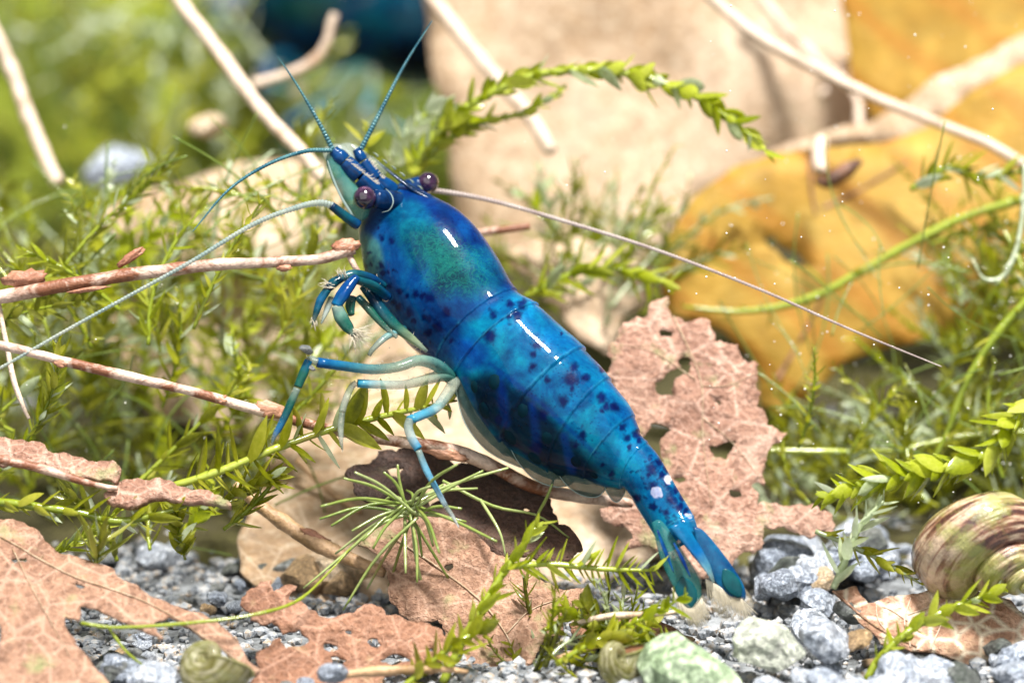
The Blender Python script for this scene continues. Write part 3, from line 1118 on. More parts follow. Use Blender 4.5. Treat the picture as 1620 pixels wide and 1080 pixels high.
    l2 = leg([([(612, 470, 15.98), (590, 452, 15.9), (562, 442, 15.84)], [10, 10, 8], [BL, TE, TE], (0.9,)),
              ([(564, 438, 15.84), (552, 452, 15.82), (541, 468, 15.8), (531, 484, 15.79)], [8, 11, 12, 9.5], [BL, (0.002, 0.05, 0.20), (0.002, 0.06, 0.23), CY], (1,)),
              ([(533, 484, 15.79), (540, 502, 15.78), (552, 520, 15.77), (563, 533, 15.76)], [9.5, 12, 10, 2], [CL, (0.12, 0.24, 0.2), GR, GR, (0.3, 0.3, 0.25)], (0.9,)),
              ([(556, 470, 15.9), (554, 485, 15.88), (556, 498, 15.86)], [8, 8, 5], [TE, GR, GR], (0.9,))])
    brush('bristles', lambda r: (561 + r.uniform(-7, 5), 527 + r.uniform(-8, 6), 15.76), lambda r: (lambda a, L: (L * math.cos(a), L * math.sin(a), r.uniform(-.03, .03)))(r.uniform(-0.35, 1.9), r.uniform(16, 32)), 0, 110, l2, seed=7, w=0.55)
    leg([([(575, 452, 15.97), (590, 470, 15.96), (604, 492, 15.94), (625, 515, 15.93), (650, 535, 15.92), (676, 556, 15.92)], [9, 12, 12, 10, 8, 3], [TE, NV, TE, GR, (0.22, 0.28, 0.16), CL], (1, 0.95, 0.85, 0.75, 0.7)),
         ([(566, 470, 15.95), (585, 490, 15.93), (606, 514, 15.91), (628, 534, 15.9)], [7, 8, 6, 3], [TE, GR, GR, CL], (0.9, 0.8, 0.7))])
    limb('leg', pts3([(640, 520, 15.95), (612, 532, 15.9), (590, 552, 15.86), (584, 562, 15.86)], ), [8, 7, 6, 4], [TE, (0.18, 0.4, 0.42), CL, CL], root, n=20, alpha=(0.8, 0.7, 0.6))
    # walking legs
    leg([([(716, 600, 15.96), (690, 577, 15.88), (660, 570, 15.82), (630, 580, 15.79), (590, 584, 15.75), (545, 579, 15.7), (502, 573, 15.66)], [13, 13, 11, 10, 10, 10, 10], [GR, (0.05, 0.18, 0.18), (0.2, 0.33, 0.27), (0.15, 0.24, 0.19), (0.06, 0.20, 0.22), (0.012, 0.13, 0.24), (0.003, 0.08, 0.25)], (0.85, 0.75, 0.6, 0.6, 0.7, 0.9, 1)),
         ([(503, 573, 15.66), (492, 569, 15.66), (486, 572, 15.65)], [8, 8, 6], [CL, CL], (0.6,)),
         ([(488, 570, 15.65), (480, 590, 15.64), (471, 612, 15.63)], [7, 8.5, 7.5], [CY, GR, GR], (0.95,)),
         ([(470, 614, 15.63), (458, 642, 15.62), (446, 668, 15.61), (434, 690, 15.6), (430, 702, 15.6)], [6.5, 7.5, 7, 6, 2], [CL, GR, TE, (0.02, 0.13, 0.3), CL], (0.7, 0.85, 0.9, 0.9, 0.5))])
    leg([([(722, 606, 15.98), (704, 594, 15.92), (675, 600, 15.86), (640, 608, 15.8), (600, 608, 15.76), (566, 606, 15.74)], [13, 12, 10, 9, 9, 8.5], [GR, (0.1, 0.24, 0.2), (0.3, 0.36, 0.28), CL, (0.3, 0.44, 0.42), (0.01, 0.26, 0.42)], (0.85, 0.7, 0.55, 0.5, 0.55, 0.95)),
         ([(564, 605, 15.74), (556, 612, 15.74), (546, 634, 15.73), (541, 652, 15.72)], [6, 7, 7, 7], [CL, (0.42, 0.46, 0.4), CL], (0.5,)),
         ([(541, 654, 15.72), (539, 676, 15.71), (540, 700, 15.7), (542, 712, 15.7)], [6.5, 6.5, 5, 1.5], [CL, (0.4, 0.44, 0.38), CL], (0.5,))])
    l3 = leg([([(722, 600, 15.95), (708, 622, 15.86), (690, 645, 15.78), (668, 656, 15.72), (648, 664, 15.68)], [11, 10, 9, 9, 8.5], [CL, (0.4, 0.42, 0.32), (0.25, 0.36, 0.34), (0.08, 0.3, 0.42), (0.04, 0.28, 0.44)], (0.55, 0.5, 0.55, 0.8, 0.85)),
              ([(649, 663, 15.68), (646, 676, 15.67), (652, 694, 15.66), (662, 710, 15.65)], [7.5, 7.5, 7.5, 7], [CL, (0.42, 0.5, 0.48), (0.02, 0.24, 0.42)], (0.7, 0.7, 0.95)),
              ([(662, 712, 15.65), (674, 742, 15.64), (690, 772, 15.63), (705, 800, 15.62)], [5.5, 6, 5.2, 4.5], [CL, (0.14, 0.36, 0.5), (0.10, 0.3, 0.48), (0.4, 0.5, 0.55)], (0.8,)),
              ([(705, 800, 15.62), (716, 816, 15.61), (726, 834, 15.6)], [4.5, 3.5, 1], [CL, (0.5, 0.52, 0.55)], (0.7,))])
    # eggs and pleopods behind the translucent flank
    for i, (x, y, r) in enumerate([(783, 606, 27), (768, 648, 27), (829, 648, 28), (808, 690, 27), (868, 690, 26), (846, 722, 24), (912, 728, 22), (884, 745, 20), (940, 750, 15), (752, 612, 20)]):
        q = np.hypot(BODY['px'] - x, BODY['py'] - y) + np.where(BODY['vis'], 0, 1e6)
        j = int(np.argmin(q))
        ellipsoid('egg', BODY['V'][j] - BODY['n'][j] * r * K * 0.86, np.diag([r * K, r * K * 0.9, r * K * 1.12]), M['egg_dark'], root, 3)
    # glassy lower flaps of the tail segments
    for ol, d in [([(722, 596), (724, 632), (738, 674), (768, 710), (806, 732), (836, 738), (850, 700), (820, 650), (770, 600)], 15.93),
                  ([(800, 690), (818, 728), (846, 758), (882, 770), (908, 762), (905, 728), (870, 690)], 15.90),
                  ([(870, 726), (892, 762), (918, 782), (946, 785), (962, 765), (950, 738), (915, 716)], 15.87),
                  ([(950, 750), (960, 778), (974, 794), (986, 784), (992, 764), (980, 745)], 15.84)]:
        pl = plate('tail_flap', ol, d, 'glass_grey', root, 0.045)
        tube('flap_rim', np.array([P(x, y, d - 0.004) for (x, y) in ol[:len(ol) * 2 // 3 + 1]]), [0.6, 1.0, 1.0, 0.6], M['rim_white'], pl, n=40, k=5)
    # tail fan
    limb('telson', pts3([(1078, 830, 15.58), (1096, 858, 15.545), (1112, 885, 15.53), (1124, 908, 15.52), (1129, 922, 15.52)]), [27, 20, 14, 8, 2.5], [CY, CY, (0.004, 0.11, 0.32), (0.1, 0.3, 0.4), CL], root, flat=0.35, alpha=(1, 1, 1, 0.7, 0.5))
    fans = [([(1031, 826), (1044, 822), (1060, 840), (1082, 875), (1103, 908), (1110, 938), (1102, 960), (1086, 952), (1064, 925), (1044, 880)], 15.56, 'glass_teal', (1086, 938, 17, 27, -18)),
            ([(1096, 832), (1114, 840), (1146, 878), (1172, 916), (1180, 940), (1174, 952), (1152, 944), (1126, 912), (1106, 875)], 15.54, 'uro_blue', (1158, 922, 13, 26, -32)),
            ([(1046, 832), (1066, 850), (1092, 886), (1110, 916), (1104, 925), (1080, 898), (1056, 862)], 15.60, 'glass_clear', None)]
    t = simple('uro_blue', (0.002, 0.04, 0.14), 0.2, 0.6, transl=0.2, alpha=0.9, c2=(0.008, 0.13, 0.28), nscale=16)
    simple('uro_tip', (0.002, 0.05, 0.065), 0.25, 0.4, transl=0.15, c2=(0.003, 0.085, 0.10), nscale=14)
    simple('uro_streak', (0.001, 0.012, 0.09), 0.3, 0.3, c2=(0.003, 0.06, 0.20), nscale=20)
    for i, (ol, d, m, tip) in enumerate(fans):
        u = plate('uropod', ol, d, m, root, 0.008)
        if tip:
            x, y, rx, ry, rot = tip
            r_ = math.radians(rot)
            plate('tip_patch', [(x + (rx * abs(math.cos(a)) ** 0.6 * math.cos(a)) * math.cos(r_) - ry * math.sin(a) * (1.0) * math.sin(r_), y + rx * math.cos(a) * math.sin(r_) + ry * math.sin(a) * math.cos(r_)) for a in np.linspace(0, 6.28, 13)[:-1]], d - 0.010, 'uro_tip', u, 0.003, 0.002)
    u = None
    for pth in ([(1040, 838, 15.52), (1052, 870, 15.515), (1066, 905, 15.52)], [(1066, 858, 15.53), (1080, 885, 15.52), (1092, 912, 15.52)]):
        tube('streak', pts3(pth), [2, 5, 1], M['uro_streak'], root, n=12, k=8, flat=0.4)
    # fringe of fine hairs with the film between them
    plate('fringe_film', [(1062, 930), (1085, 955), (1104, 962), (1112, 940), (1122, 965), (1120, 984), (1100, 992), (1082, 980)], 15.555, 'seta_film', root, 0.01)
    plate('fringe_film', [(1118, 920), (1140, 935), (1160, 952), (1174, 948), (1172, 925), (1188, 942), (1192, 962), (1178, 978), (1150, 982), (1128, 962)], 15.545, 'seta_film', root, 0.01)

    def fan1(r):
        t = r.random()
        return (1062 + 48 * t, 928 + 34 * math.sin(t * 2.6), 15.55)
    brush('fringe_hairs', fan1, lambda r: (lambda a, L: (L * math.cos(a), L * math.sin(a), 0))(math.radians(r.uniform(50, 80)), r.uniform(22, 34)), 0, 170, root, seed=11, w=0.8)

    def fan2(r):
        t = r.random()
        return (1116 + 58 * t, 915 + 32 * t, 15.54)
    brush('fringe_hairs', fan2, lambda r: (lambda a, L: (L * math.cos(a), L * math.sin(a), 0))(math.radians(r.uniform(40, 85)), r.uniform(24, 46)), 0, 230, root, seed=12, w=0.8)
    return root


shrimp = make_shrimp()

# ------------------------------------------------------------------ fallen leaves
UPB = (0.0, -0.8, 0.6)
leaf('fallen_leaf', 'broad cream dead leaf standing blurred behind the shrimp',
     [(668, -80), (676, 60), (690, 140), (712, 210), (716, 300), (730, 400), (850, 440), (1000, 425), (1050, 390), (1100, 320), (1180, 262), (1290, 240), (1400, 225), (1500, 120), (1440, -80)],
     (950, 220, 19.6, (-0.12, -0.88, 0.46)), 'leaf_cream', seed=11, step=0.2, frac=(3, 0.05), wave=0.42, wscale=0.9, thick=0.02)
leaf('fallen_leaf', 'golden yellow backlit leaf with rounded edge behind the long antenna',
     [(1045, 430), (1058, 375), (1098, 312), (1160, 265), (1230, 242), (1290, 232), (1400, 222), (1480, 190), (1540, 140), (1640, 90), (1740, 90), (1740, 290), (1720, 480), (1560, 520), (1440, 545), (1330, 575), (1290, 622), (1240, 655), (1205, 640), (1195, 570), (1150, 525), (1052, 490)],
     (1250, 430, 18.2, (0.05, -0.90, 0.40)), 'leaf_gold', seed=12, step=0.14, frac=(3, 0.04), wave=0.16, wscale=0.8, thick=0.012,
     holes=[[(1205, 380), (1225, 372), (1262, 400), (1285, 425), (1262, 420), (1232, 400)]],
     veins=[([(1280, 240), (1283, 300), (1290, 340)], (4, 2), 'leaf_brown'), ([(1300, 330), (1360, 300), (1440, 250)], (4, 2), 'leaf_brown'), ([(1230, 600), (1270, 530), (1300, 470)], (4.5, 2), 'leaf_brown')])
leaf('fallen_leaf', 'orange brown translucent leaf above the cream leaf fold',
     [(1325, -80), (1340, 40), (1348, 130), (1385, 200), (1480, 185), (1560, 150), (1740, 120), (1740, -90)],
     (1500, 60, 19.2, (0.15, -0.93, 0.30)), 'leaf_gold', seed=13, step=0.2, frac=(3, 0.05), wave=0.2, wscale=0.7, thick=0.012)
leaf('fallen_leaf', 'cream leaf margin curling over the golden leaf',
     [(1165, 262), (1230, 232), (1300, 212), (1380, 192), (1430, 165), (1480, 125), (1560, 92), (1640, 40), (1720, 20), (1720, 100), (1620, 122), (1540, 150), (1500, 192), (1440, 232), (1410, 240), (1380, 222), (1320, 228), (1290, 240), (1240, 248)],
     (1450, 180, 18.9, (-0.1, -0.8, 0.5)), 'leaf_cream', seed=14, step=0.14, frac=(3, 0.06), wave=0.12, wscale=1.0, thick=0.02)
leaf('fallen_leaf', 'pale cream leaf lying flat on the gravel under the shrimp legs',
     [(380, 900), (392, 800), (430, 700), (500, 605), (620, 570), (760, 610), (900, 740), (1000, 780), (1060, 860), (980, 900), (860, 930), (700, 945), (540, 975), (440, 960)],
     (680, 790, 16.9, (0.05, -0.42, 0.9)), 'leaf_cream', seed=15, step=0.12, frac=(3, 0.08), wave=0.07, wscale=1.1, thick=0.015)
leaf('fallen_leaf', 'beige leaf half buried in moss behind the straight pale twig',
     [(130, 335), (250, 285), (380, 255), (500, 262), (560, 320), (520, 380), (400, 420), (260, 400)],
     (350, 340, 18.7, (0.1, -0.6, 0.75)), 'leaf_cream', seed=16, step=0.16, frac=(3, 0.08), wave=0.12, wscale=1.0, thick=0.02)
leaf('fallen_leaf', 'pale cream leaf glimpsed through the moss between the two long twigs',
     [(120, 540), (220, 450), (380, 430), (560, 440), (700, 470), (720, 600), (600, 660), (420, 690), (240, 660)],
     (420, 560, 18.7, (0.05, -0.7, 0.65)), 'leaf_cream', seed=18, step=0.14, frac=(3, 0.1), wave=0.1, wscale=1.0, thick=0.02)
leaf('fallen_leaf', 'pale leaf tip beside the moss right behind the shrimp abdomen',
     [(800, 400), (850, 380), (960, 385), (1040, 420), (1030, 470), (985, 500), (960, 560), (900, 520), (850, 460)],
     (920, 450, 17.9, (0.1, -0.7, 0.6)), 'leaf_cream', seed=17, step=0.12, frac=(3, 0.12), wave=0.06, wscale=1.2, thick=0.015)
leaf('fallen_leaf', 'pinkish brown leaf full of eaten holes standing behind the shrimp tail',
     [(962, 545), (985, 512), (1020, 502), (1036, 476), (1058, 470), (1063, 502), (1088, 510), (1124, 508), (1130, 540), (1168, 545), (1172, 562), (1200, 575), (1204, 622), (1196, 642), (1246, 682), (1222, 702), (1214, 726), (1210, 768), (1190, 764), (1198, 800), (1250, 800), (1318, 814), (1322, 842), (1280, 850), (1208, 832), (1204, 868), (1160, 890), (1090, 905), (1050, 872), (985, 874), (1002, 852), (982, 832), (948, 806), (1000, 790), (985, 710), (995, 655), (958, 600)],
     (1100, 700, 16.45, (0.05, -0.84, 0.54)), 'leaf_pink', seed=21, step=0.05, frac=(4, 0.22), wave=0.035, wscale=1.6, thick=0.010, nholes=16,
     holes=[[(1036, 604), (1060, 585), (1096, 576), (1090, 590), (1066, 604), (1066, 626), (1040, 622)], [(1042, 524), (1064, 524), (1062, 533), (1046, 532)], [(1122, 702), (1166, 695), (1150, 726), (1130, 722)],
            [(1012, 692), (1030, 668), (1062, 680), (1044, 700), (1052, 730), (1020, 738)], [(1128, 634), (1142, 632), (1140, 640)]],
     veins=[([(1065, 500), (1108, 600), (1112, 690), (1125, 800)], (1.5, 0.6), 'leaf_cream'), ([(1112, 660), (1160, 700), (1206, 760)], (0.9, 0.4), 'leaf_cream'), ([(1108, 610), (1150, 610), (1196, 590)], (0.9, 0.4), 'leaf_cream'), ([(1100, 600), (1040, 560), (985, 545)], (0.9, 0.4), 'leaf_cream')])
leaf('fallen_leaf', 'ragged dark leaf with shade painted into its colour behind the needle tuft',
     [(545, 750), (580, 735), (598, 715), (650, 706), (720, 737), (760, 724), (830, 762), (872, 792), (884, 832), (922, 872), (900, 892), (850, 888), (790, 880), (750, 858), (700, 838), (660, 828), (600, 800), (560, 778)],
     (730, 805, 16.1, (0.05, -0.55, 0.8)), 'leaf_shadowed', seed=22, step=0.05, frac=(3, 0.2), wave=0.04, wscale=1.8, thick=0.012, nholes=5,
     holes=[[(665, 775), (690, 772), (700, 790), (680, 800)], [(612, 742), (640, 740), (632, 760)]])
leaf('fallen_leaf', 'brown leaf with a ragged edge leaning up beneath the needle tuft',
     [(566, 862), (600, 828), (680, 815), (760, 850), (800, 878), (842, 904), (900, 930), (932, 928), (926, 956), (890, 968), (892, 1000), (860, 1010), (846, 1042), (812, 1110), (690, 1110), (704, 1010), (692, 978), (652, 984), (616, 950), (612, 902)],
     (760, 955, 15.78, (-0.1, -0.66, 0.74)), 'leaf_tan', seed=23, step=0.05, frac=(3, 0.15), wave=0.04, wscale=1.5, thick=0.010, nholes=7,
     holes=[[(672, 988), (700, 985), (704, 1004), (684, 1010)]],
     veins=[([(620, 850), (740, 930), (800, 1000), (830, 1080)], (1.8, 0.9), 'leaf_cream'), ([(800, 1000), (840, 960), (900, 940)], (1.2, 0.6), 'leaf_cream')])
leaf('fallen_leaf', 'rust brown crumbling leaf with pores beside the small round shell',
     [(380, 956), (398, 930), (430, 917), (433, 936), (470, 928), (457, 950), (500, 966), (560, 968), (588, 954), (640, 974), (690, 988), (708, 1006), (700, 1042), (688, 1062), (640, 1056), (610, 1066), (590, 1110), (398, 1110), (412, 1062), (405, 1035), (448, 1005), (430, 984), (396, 980)],
     (530, 1015, 15.4, (0.05, -0.66, 0.74)), 'leaf_brown', seed=24, step=0.045, frac=(3, 0.2), wave=0.05, wscale=2.0, thick=0.012, nholes=16,
     holes=[[(440, 1003), (474, 994), (490, 1012), (452, 1026)], [(600, 1040), (630, 1030), (650, 1045), (620, 1050)]])
leaf('fallen_leaf', 'large tan leaf with frayed strips lying beneath the bark flakes',
     [(-40, 815), (0, 820), (40, 828), (67, 848), (100, 877), (140, 887), (180, 902), (193, 920), (230, 940), (263, 953), (317, 968), (347, 987), (377, 1013), (413, 1060), (404, 1068), (367, 1043), (350, 1023), (313, 1003), (267, 977), (243, 987), (258, 1013), (230, 1003), (187, 983), (125, 962), (126, 984), (103, 977), (120, 1020), (147, 1053), (205, 1110), (-40, 1110)],
     (130, 960, 15.3, (0.12, -0.55, 0.8)), 'leaf_tan', seed=25, step=0.05, frac=(3, 0.12), wave=0.035, wscale=1.6, thick=0.010, nholes=9,
     holes=[[(18, 884), (42, 882), (40, 890), (22, 892)], [(108, 922), (135, 930), (128, 934)]],
     veins=[([(0, 850), (120, 915), (250, 965), (400, 1060)], (1.4, 0.6), 'leaf_cream'), ([(20, 870), (60, 950), (110, 1040)], (1.2, 0.5), 'leaf_cream')])
leaf('bark_flake', 'thin reddish bark flake hanging on the pale edged splinter',
     [(-30, 694), (30, 694), (62, 697), (90, 716), (130, 722), (178, 727), (191, 744), (182, 764), (150, 757), (100, 746), (40, 736), (-30, 730)],
     (80, 728, 15.65, (0.0, -0.6, 0.8)), 'leaf_pink', seed=26, step=0.05, frac=(3, 0.16), wave=0.02, wscale=2.0, thick=0.02)
leaf('bark_flake', 'pointed reddish bark flake resting on moss over the tan leaf',
     [(164, 782), (188, 763), (222, 757), (280, 768), (330, 774), (350, 783), (366, 798), (300, 793), (240, 788), (200, 801), (180, 797)],
     (265, 780, 15.6, (0.0, -0.6, 0.8)), 'leaf_pink', seed=27, step=0.05, frac=(3, 0.16), wave=0.015, wscale=2.0, thick=0.03)
leaf('fallen_leaf', 'reddish leaf piece with a net of pale veins under the turret snail',
     [(1316, 936), (1354, 929), (1372, 956), (1420, 944), (1480, 932), (1530, 930), (1600, 950), (1650, 1000), (1600, 1040), (1540, 1050), (1500, 1038), (1440, 1030), (1394, 1019), (1358, 985)],
     (1450, 985, 15.62, (0.05, -0.62, 0.76)), 'leaf_veined', seed=28, step=0.05, frac=(3, 0.08), wave=0.03, wscale=1.5, thick=0.010,
     veins=[([(1318, 938), (1380, 990), (1450, 1025)], (2.5, 1.5), 'leaf_tan'), ([(1440, 1025), (1430, 985), (1440, 948)], (1.3, 0.7), 'twig_pale'), ([(1420, 1018), (1390, 985), (1385, 955)], (1.1, 0.5), 'twig_pale'), ([(1470, 1030), (1490, 985), (1500, 945)], (1.2, 0.6), 'twig_pale'), ([(1435, 985), (1410, 968), (1395, 962)], (0.9, 0.5), 'twig_pale'), ([(1436, 975), (1470, 962), (1490, 948)], (0.9, 0.5), 'twig_pale')])
leaf('fallen_leaf', 'flat tan leaf scrap under the curved moss strand near the tail fan',
     [(900, 985), (950, 968), (1010, 975), (1060, 990), (1100, 1010), (1060, 1030), (980, 1020), (920, 1010)],
     (1000, 995, 15.75, (0.0, -0.4, 0.9)), 'leaf_brown', seed=29, step=0.06, frac=(3, 0.15), wave=0.02, thick=0.012)


# ------------------------------------------------------------------ twigs and sticks
def twig(name, label, path, r, mat, n=60, k=10, rough=0.22, seed=0, flakes=(), group=None):
    W = pts3(path)
    W = catmull(W, 14)
    W[1:-1] += (np.array([[fbm(W[1:-1] + 7 * j, 2.2, seed + 11 * j, 2)] for j in range(3)]).reshape(3, -1).T - 0.5) * 0.045
    root = empty(name, W[np.argmin(W[:, 2])], label, 'twig', group)
    tube('stem', W, r, M[mat], root, n, k, rough, seed)
    for (x, y, d, a, b, ang) in flakes:
        V, F = ICO[3]
        Q = V * (0.25 + 1.3 * fbm(V + x, 3.2, int(x) % 50, 4))[:, None]
        ca, sa = math.cos(math.radians(ang)), math.sin(math.radians(ang))
        X = Q[:, 0] * a * K
        Z = Q[:, 2] * b * K
        W2 = P(x, y, d) + np.outer(X * ca - Z * sa, RV) - np.outer(-(X * sa + Z * ca), UV) + np.outer(Q[:, 1] * b * K * 0.6, FV)
        mesh('bark_scale', W2, F, M['bark_flake'], root)
    return root


twig('twig', 'pale peeling twig with brown bark running level behind the claws',
     [(-30, 474, 15.95), (90, 452, 15.95), (200, 434, 15.96), (330, 420, 15.98), (440, 410, 16.0), (505, 403, 16.02), (560, 392, 16.05)], [12, 11.5, 11, 10.5, 10, 9, 8, 10], 'twig_pale_brown', n=90, seed=1,
     flakes=[(40, 440, 15.95, 40, 14, 6), (205, 408, 15.97, 26, 8, 35), (545, 390, 16.04, 26, 13, 15), (450, 424, 16.0, 12, 6, 0), (140, 458, 15.93, 34, 4, 8)])
twig('twig', 'slender pale twig with bark scales sloping down under the walking legs',
     [(-30, 538, 15.72), (90, 568, 15.74), (250, 606, 15.78), (400, 646, 15.82), (530, 684, 15.9), (640, 704, 15.98), (740, 718, 16.05), (860, 775, 16.12), (1000, 796, 16.2)], [7, 7.5, 8, 8, 8, 9, 11, 10, 7], 'twig_pale_brown', n=110, seed=2,
     flakes=[(95, 574, 15.73, 14, 7, -15), (425, 648, 15.82, 28, 13, -12), (350, 632, 15.79, 14, 8, -10), (180, 586, 15.76, 20, 5, -14), (700, 716, 16.0, 40, 10, -14)])
twig('twig', 'straight thick pale twig leaning behind the antennules', [(262, -30, 18.1), (350, 90, 17.8), (430, 190, 17.5), (515, 285, 17.2)], [12, 13, 13, 12], 'twig_pale', seed=3, rough=0.26)
twig('twig', 'pale twig slanting through moss beside the round gravel clump', [(-20, 30, 18.4), (40, 170, 18.3), (92, 290, 18.2)], [13, 14, 13], 'twig_pale', seed=4, rough=0.3)
twig('twig', 'hooked pale rootlet curling up beneath the blurred second shrimp', [(400, 132, 18.9), (440, 122, 18.9), (490, 100, 18.9), (516, 72, 18.9), (530, 22, 18.9)], [10, 9, 10, 10, 8], 'twig_pale', seed=5, rough=0.3)
twig('twig', 'white twig crossing behind the arching moss strand', [(668, -30, 18.6), (760, 90, 18.4), (830, 175, 18.2), (872, 240, 18.1)], [15, 14, 13, 12], 'twig_pale', seed=6, rough=0.26)
twig('twig', 'long pale stem curving across the orange brown leaf', [(1100, -30, 18.3), (1200, 55, 18.2), (1300, 118, 18.1), (1400, 162, 18.0), (1500, 197, 17.9), (1580, 232, 17.8), (1650, 275, 17.8)], [11, 11, 11, 10, 9, 9, 9], 'twig_pale', seed=7, rough=0.26)
twig('twig', 'forked blurred twig behind the long pale stem', [(1185, -30, 19.4), (1240, 40, 19.3), (1290, 95, 19.2), (1350, 150, 19.1), (1362, 215, 19.0)], [11, 12, 10, 9, 9], 'twig_pale', seed=8, rough=0.3)
twig('twig', 'short blurred stub crossing the forked twig', [(1298, 150, 19.2), (1330, 110, 19.3), (1352, 88, 19.3)], [8, 9, 8], 'twig_pale', seed=9, rough=0.1, n=20)
twig('twig', 'thin white rootlet hanging between the two long twigs', [(-4, 470, 15.98), (6, 530, 15.95), (22, 600, 15.9), (46, 662, 15.86)], [4, 4, 5, 3], 'twig_pale', seed=10, rough=0.15)
twig('splinter', 'pale edged splinter carrying the reddish bark flake', [(-30, 722, 15.58), (60, 740, 15.58), (130, 758, 15.58), (186, 772, 15.58)], [7, 7, 6, 4], 'twig_pale_brown', seed=11)
twig('stick', 'rotten tan stick lying over the pale leaf', [(372, 765, 16.2), (440, 822, 16.15), (520, 866, 16.1), (610, 905, 16.05)], [7, 12, 13, 8], 'stick_tan', seed=12, rough=0.4, flakes=[(500, 850, 16.1, 30, 9, -28)])
twig('twig', 'short brown spur branching down from the level twig', [(552, 396, 16.08), (562, 420, 16.05), (578, 446, 16.05)], [6, 5, 4], 'twig_pale_brown', seed=13, n=20)
twig('twig', 'short pale twig end poking out behind the shrimp back', [(700, 380, 16.9), (760, 368, 16.9), (838, 358, 16.9)], [7, 7, 6], 'twig_pale_brown', seed=14, n=24)
twig('stick', 'pale brown stick lying along the gravel in front of the rust leaf', [(530, 1068, 15.2), (600, 1060, 15.2), (690, 1056, 15.2), (740, 1062, 15.2)], [5, 8, 7, 3], 'stick_tan', seed=15)
twig('stick', 'grey pale stick lying beside the tail fan', [(905, 985, 15.5), (960, 975, 15.48), (1040, 968, 15.46), (1075, 965, 15.46)], [4, 6, 5, 3], 'twig_pale', seed=16)
twig('stick', 'dark thin stick lying across the gravel by the round shells', [(880, 1040, 15.4), (940, 1020, 15.4), (1000, 1008, 15.4)], [4, 5, 3], 'stick_tan', seed=17, n=24)
twig('stick', 'blurred tan stick behind the rotten stick', [(470, 728, 16.9), (520, 775, 16.85), (570, 810, 16.8)], [6, 7, 5], 'stick_tan', seed=18, n=24)
r0 = twig('leaf_stalk', 'stubby cream leaf stalk with a dark brown curled tip', [(1295, 222, 18.0), (1292, 245, 17.95), (1298, 272, 17.9)], [15, 14, 13], 'twig_pale', seed=19, n=20)
tube('dried_tip', pts3([(1292, 284, 17.88), (1310, 288, 17.86), (1335, 272, 17.86), (1362, 254, 17.88)]), [6, 14, 15, 5], M['twig_dark'], r0, 24, 10, 0.2, 3)


# ------------------------------------------------------------------ snail shells
def shell_mat(name, pale, brown, dark, alpha=None, wsc=3.0):
    t = NT(name)
    at = t.n('ShaderNodeAttribute', attribute_name='coil')
    w = t.n('ShaderNodeTexNoise')
    w.inputs['Scale'].default_value = wsc
    w.inputs['Detail'].default_value = 4
    t.l(at.outputs['Vector'], w.inputs['Vector'])
    c = t.ramp(w.outputs['Fac'], [(0.40, dark), (0.49, brown), (0.58, pale), (0.75, tuple(min(1, x * 1.2) for x in pale))])
    f = t.noise(30, 4, 0.7)
    c = t.mix(0.5, c, t.ramp(f, [(0.36, (0.22, 0.18, 0.15)), (0.55, (1, 1, 1))]), 'MULTIPLY')
    g = t.ramp(t.noise(4.5, 4, 0.65), [(0.46, (0, 0, 0)), (0.60, (0.75, 0.75, 0.75))])
    c = t.mix(g, c, (0.28, 0.30, 0.07))
    t.base(c)
    t.set(Roughness=0.35)
    t.b.inputs['Coat Weight'].default_value = 0.5
    b = t.bump(w.outputs['Fac'], 0.4, 0.02)
    t.bump(f, 0.6, 0.012, b)
    if alpha:
        sh = t.translucent(c, 0.45)
        t.see_through(alpha, sh)
    M[name] = t.m


shell_mat('shell_banded', (0.50, 0.37, 0.26), (0.22, 0.10, 0.06), (0.07, 0.025, 0.02))
shell_mat('shell_amber', (0.62, 0.58, 0.38), (0.40, 0.38, 0.16), (0.22, 0.20, 0.05), alpha=0.72)


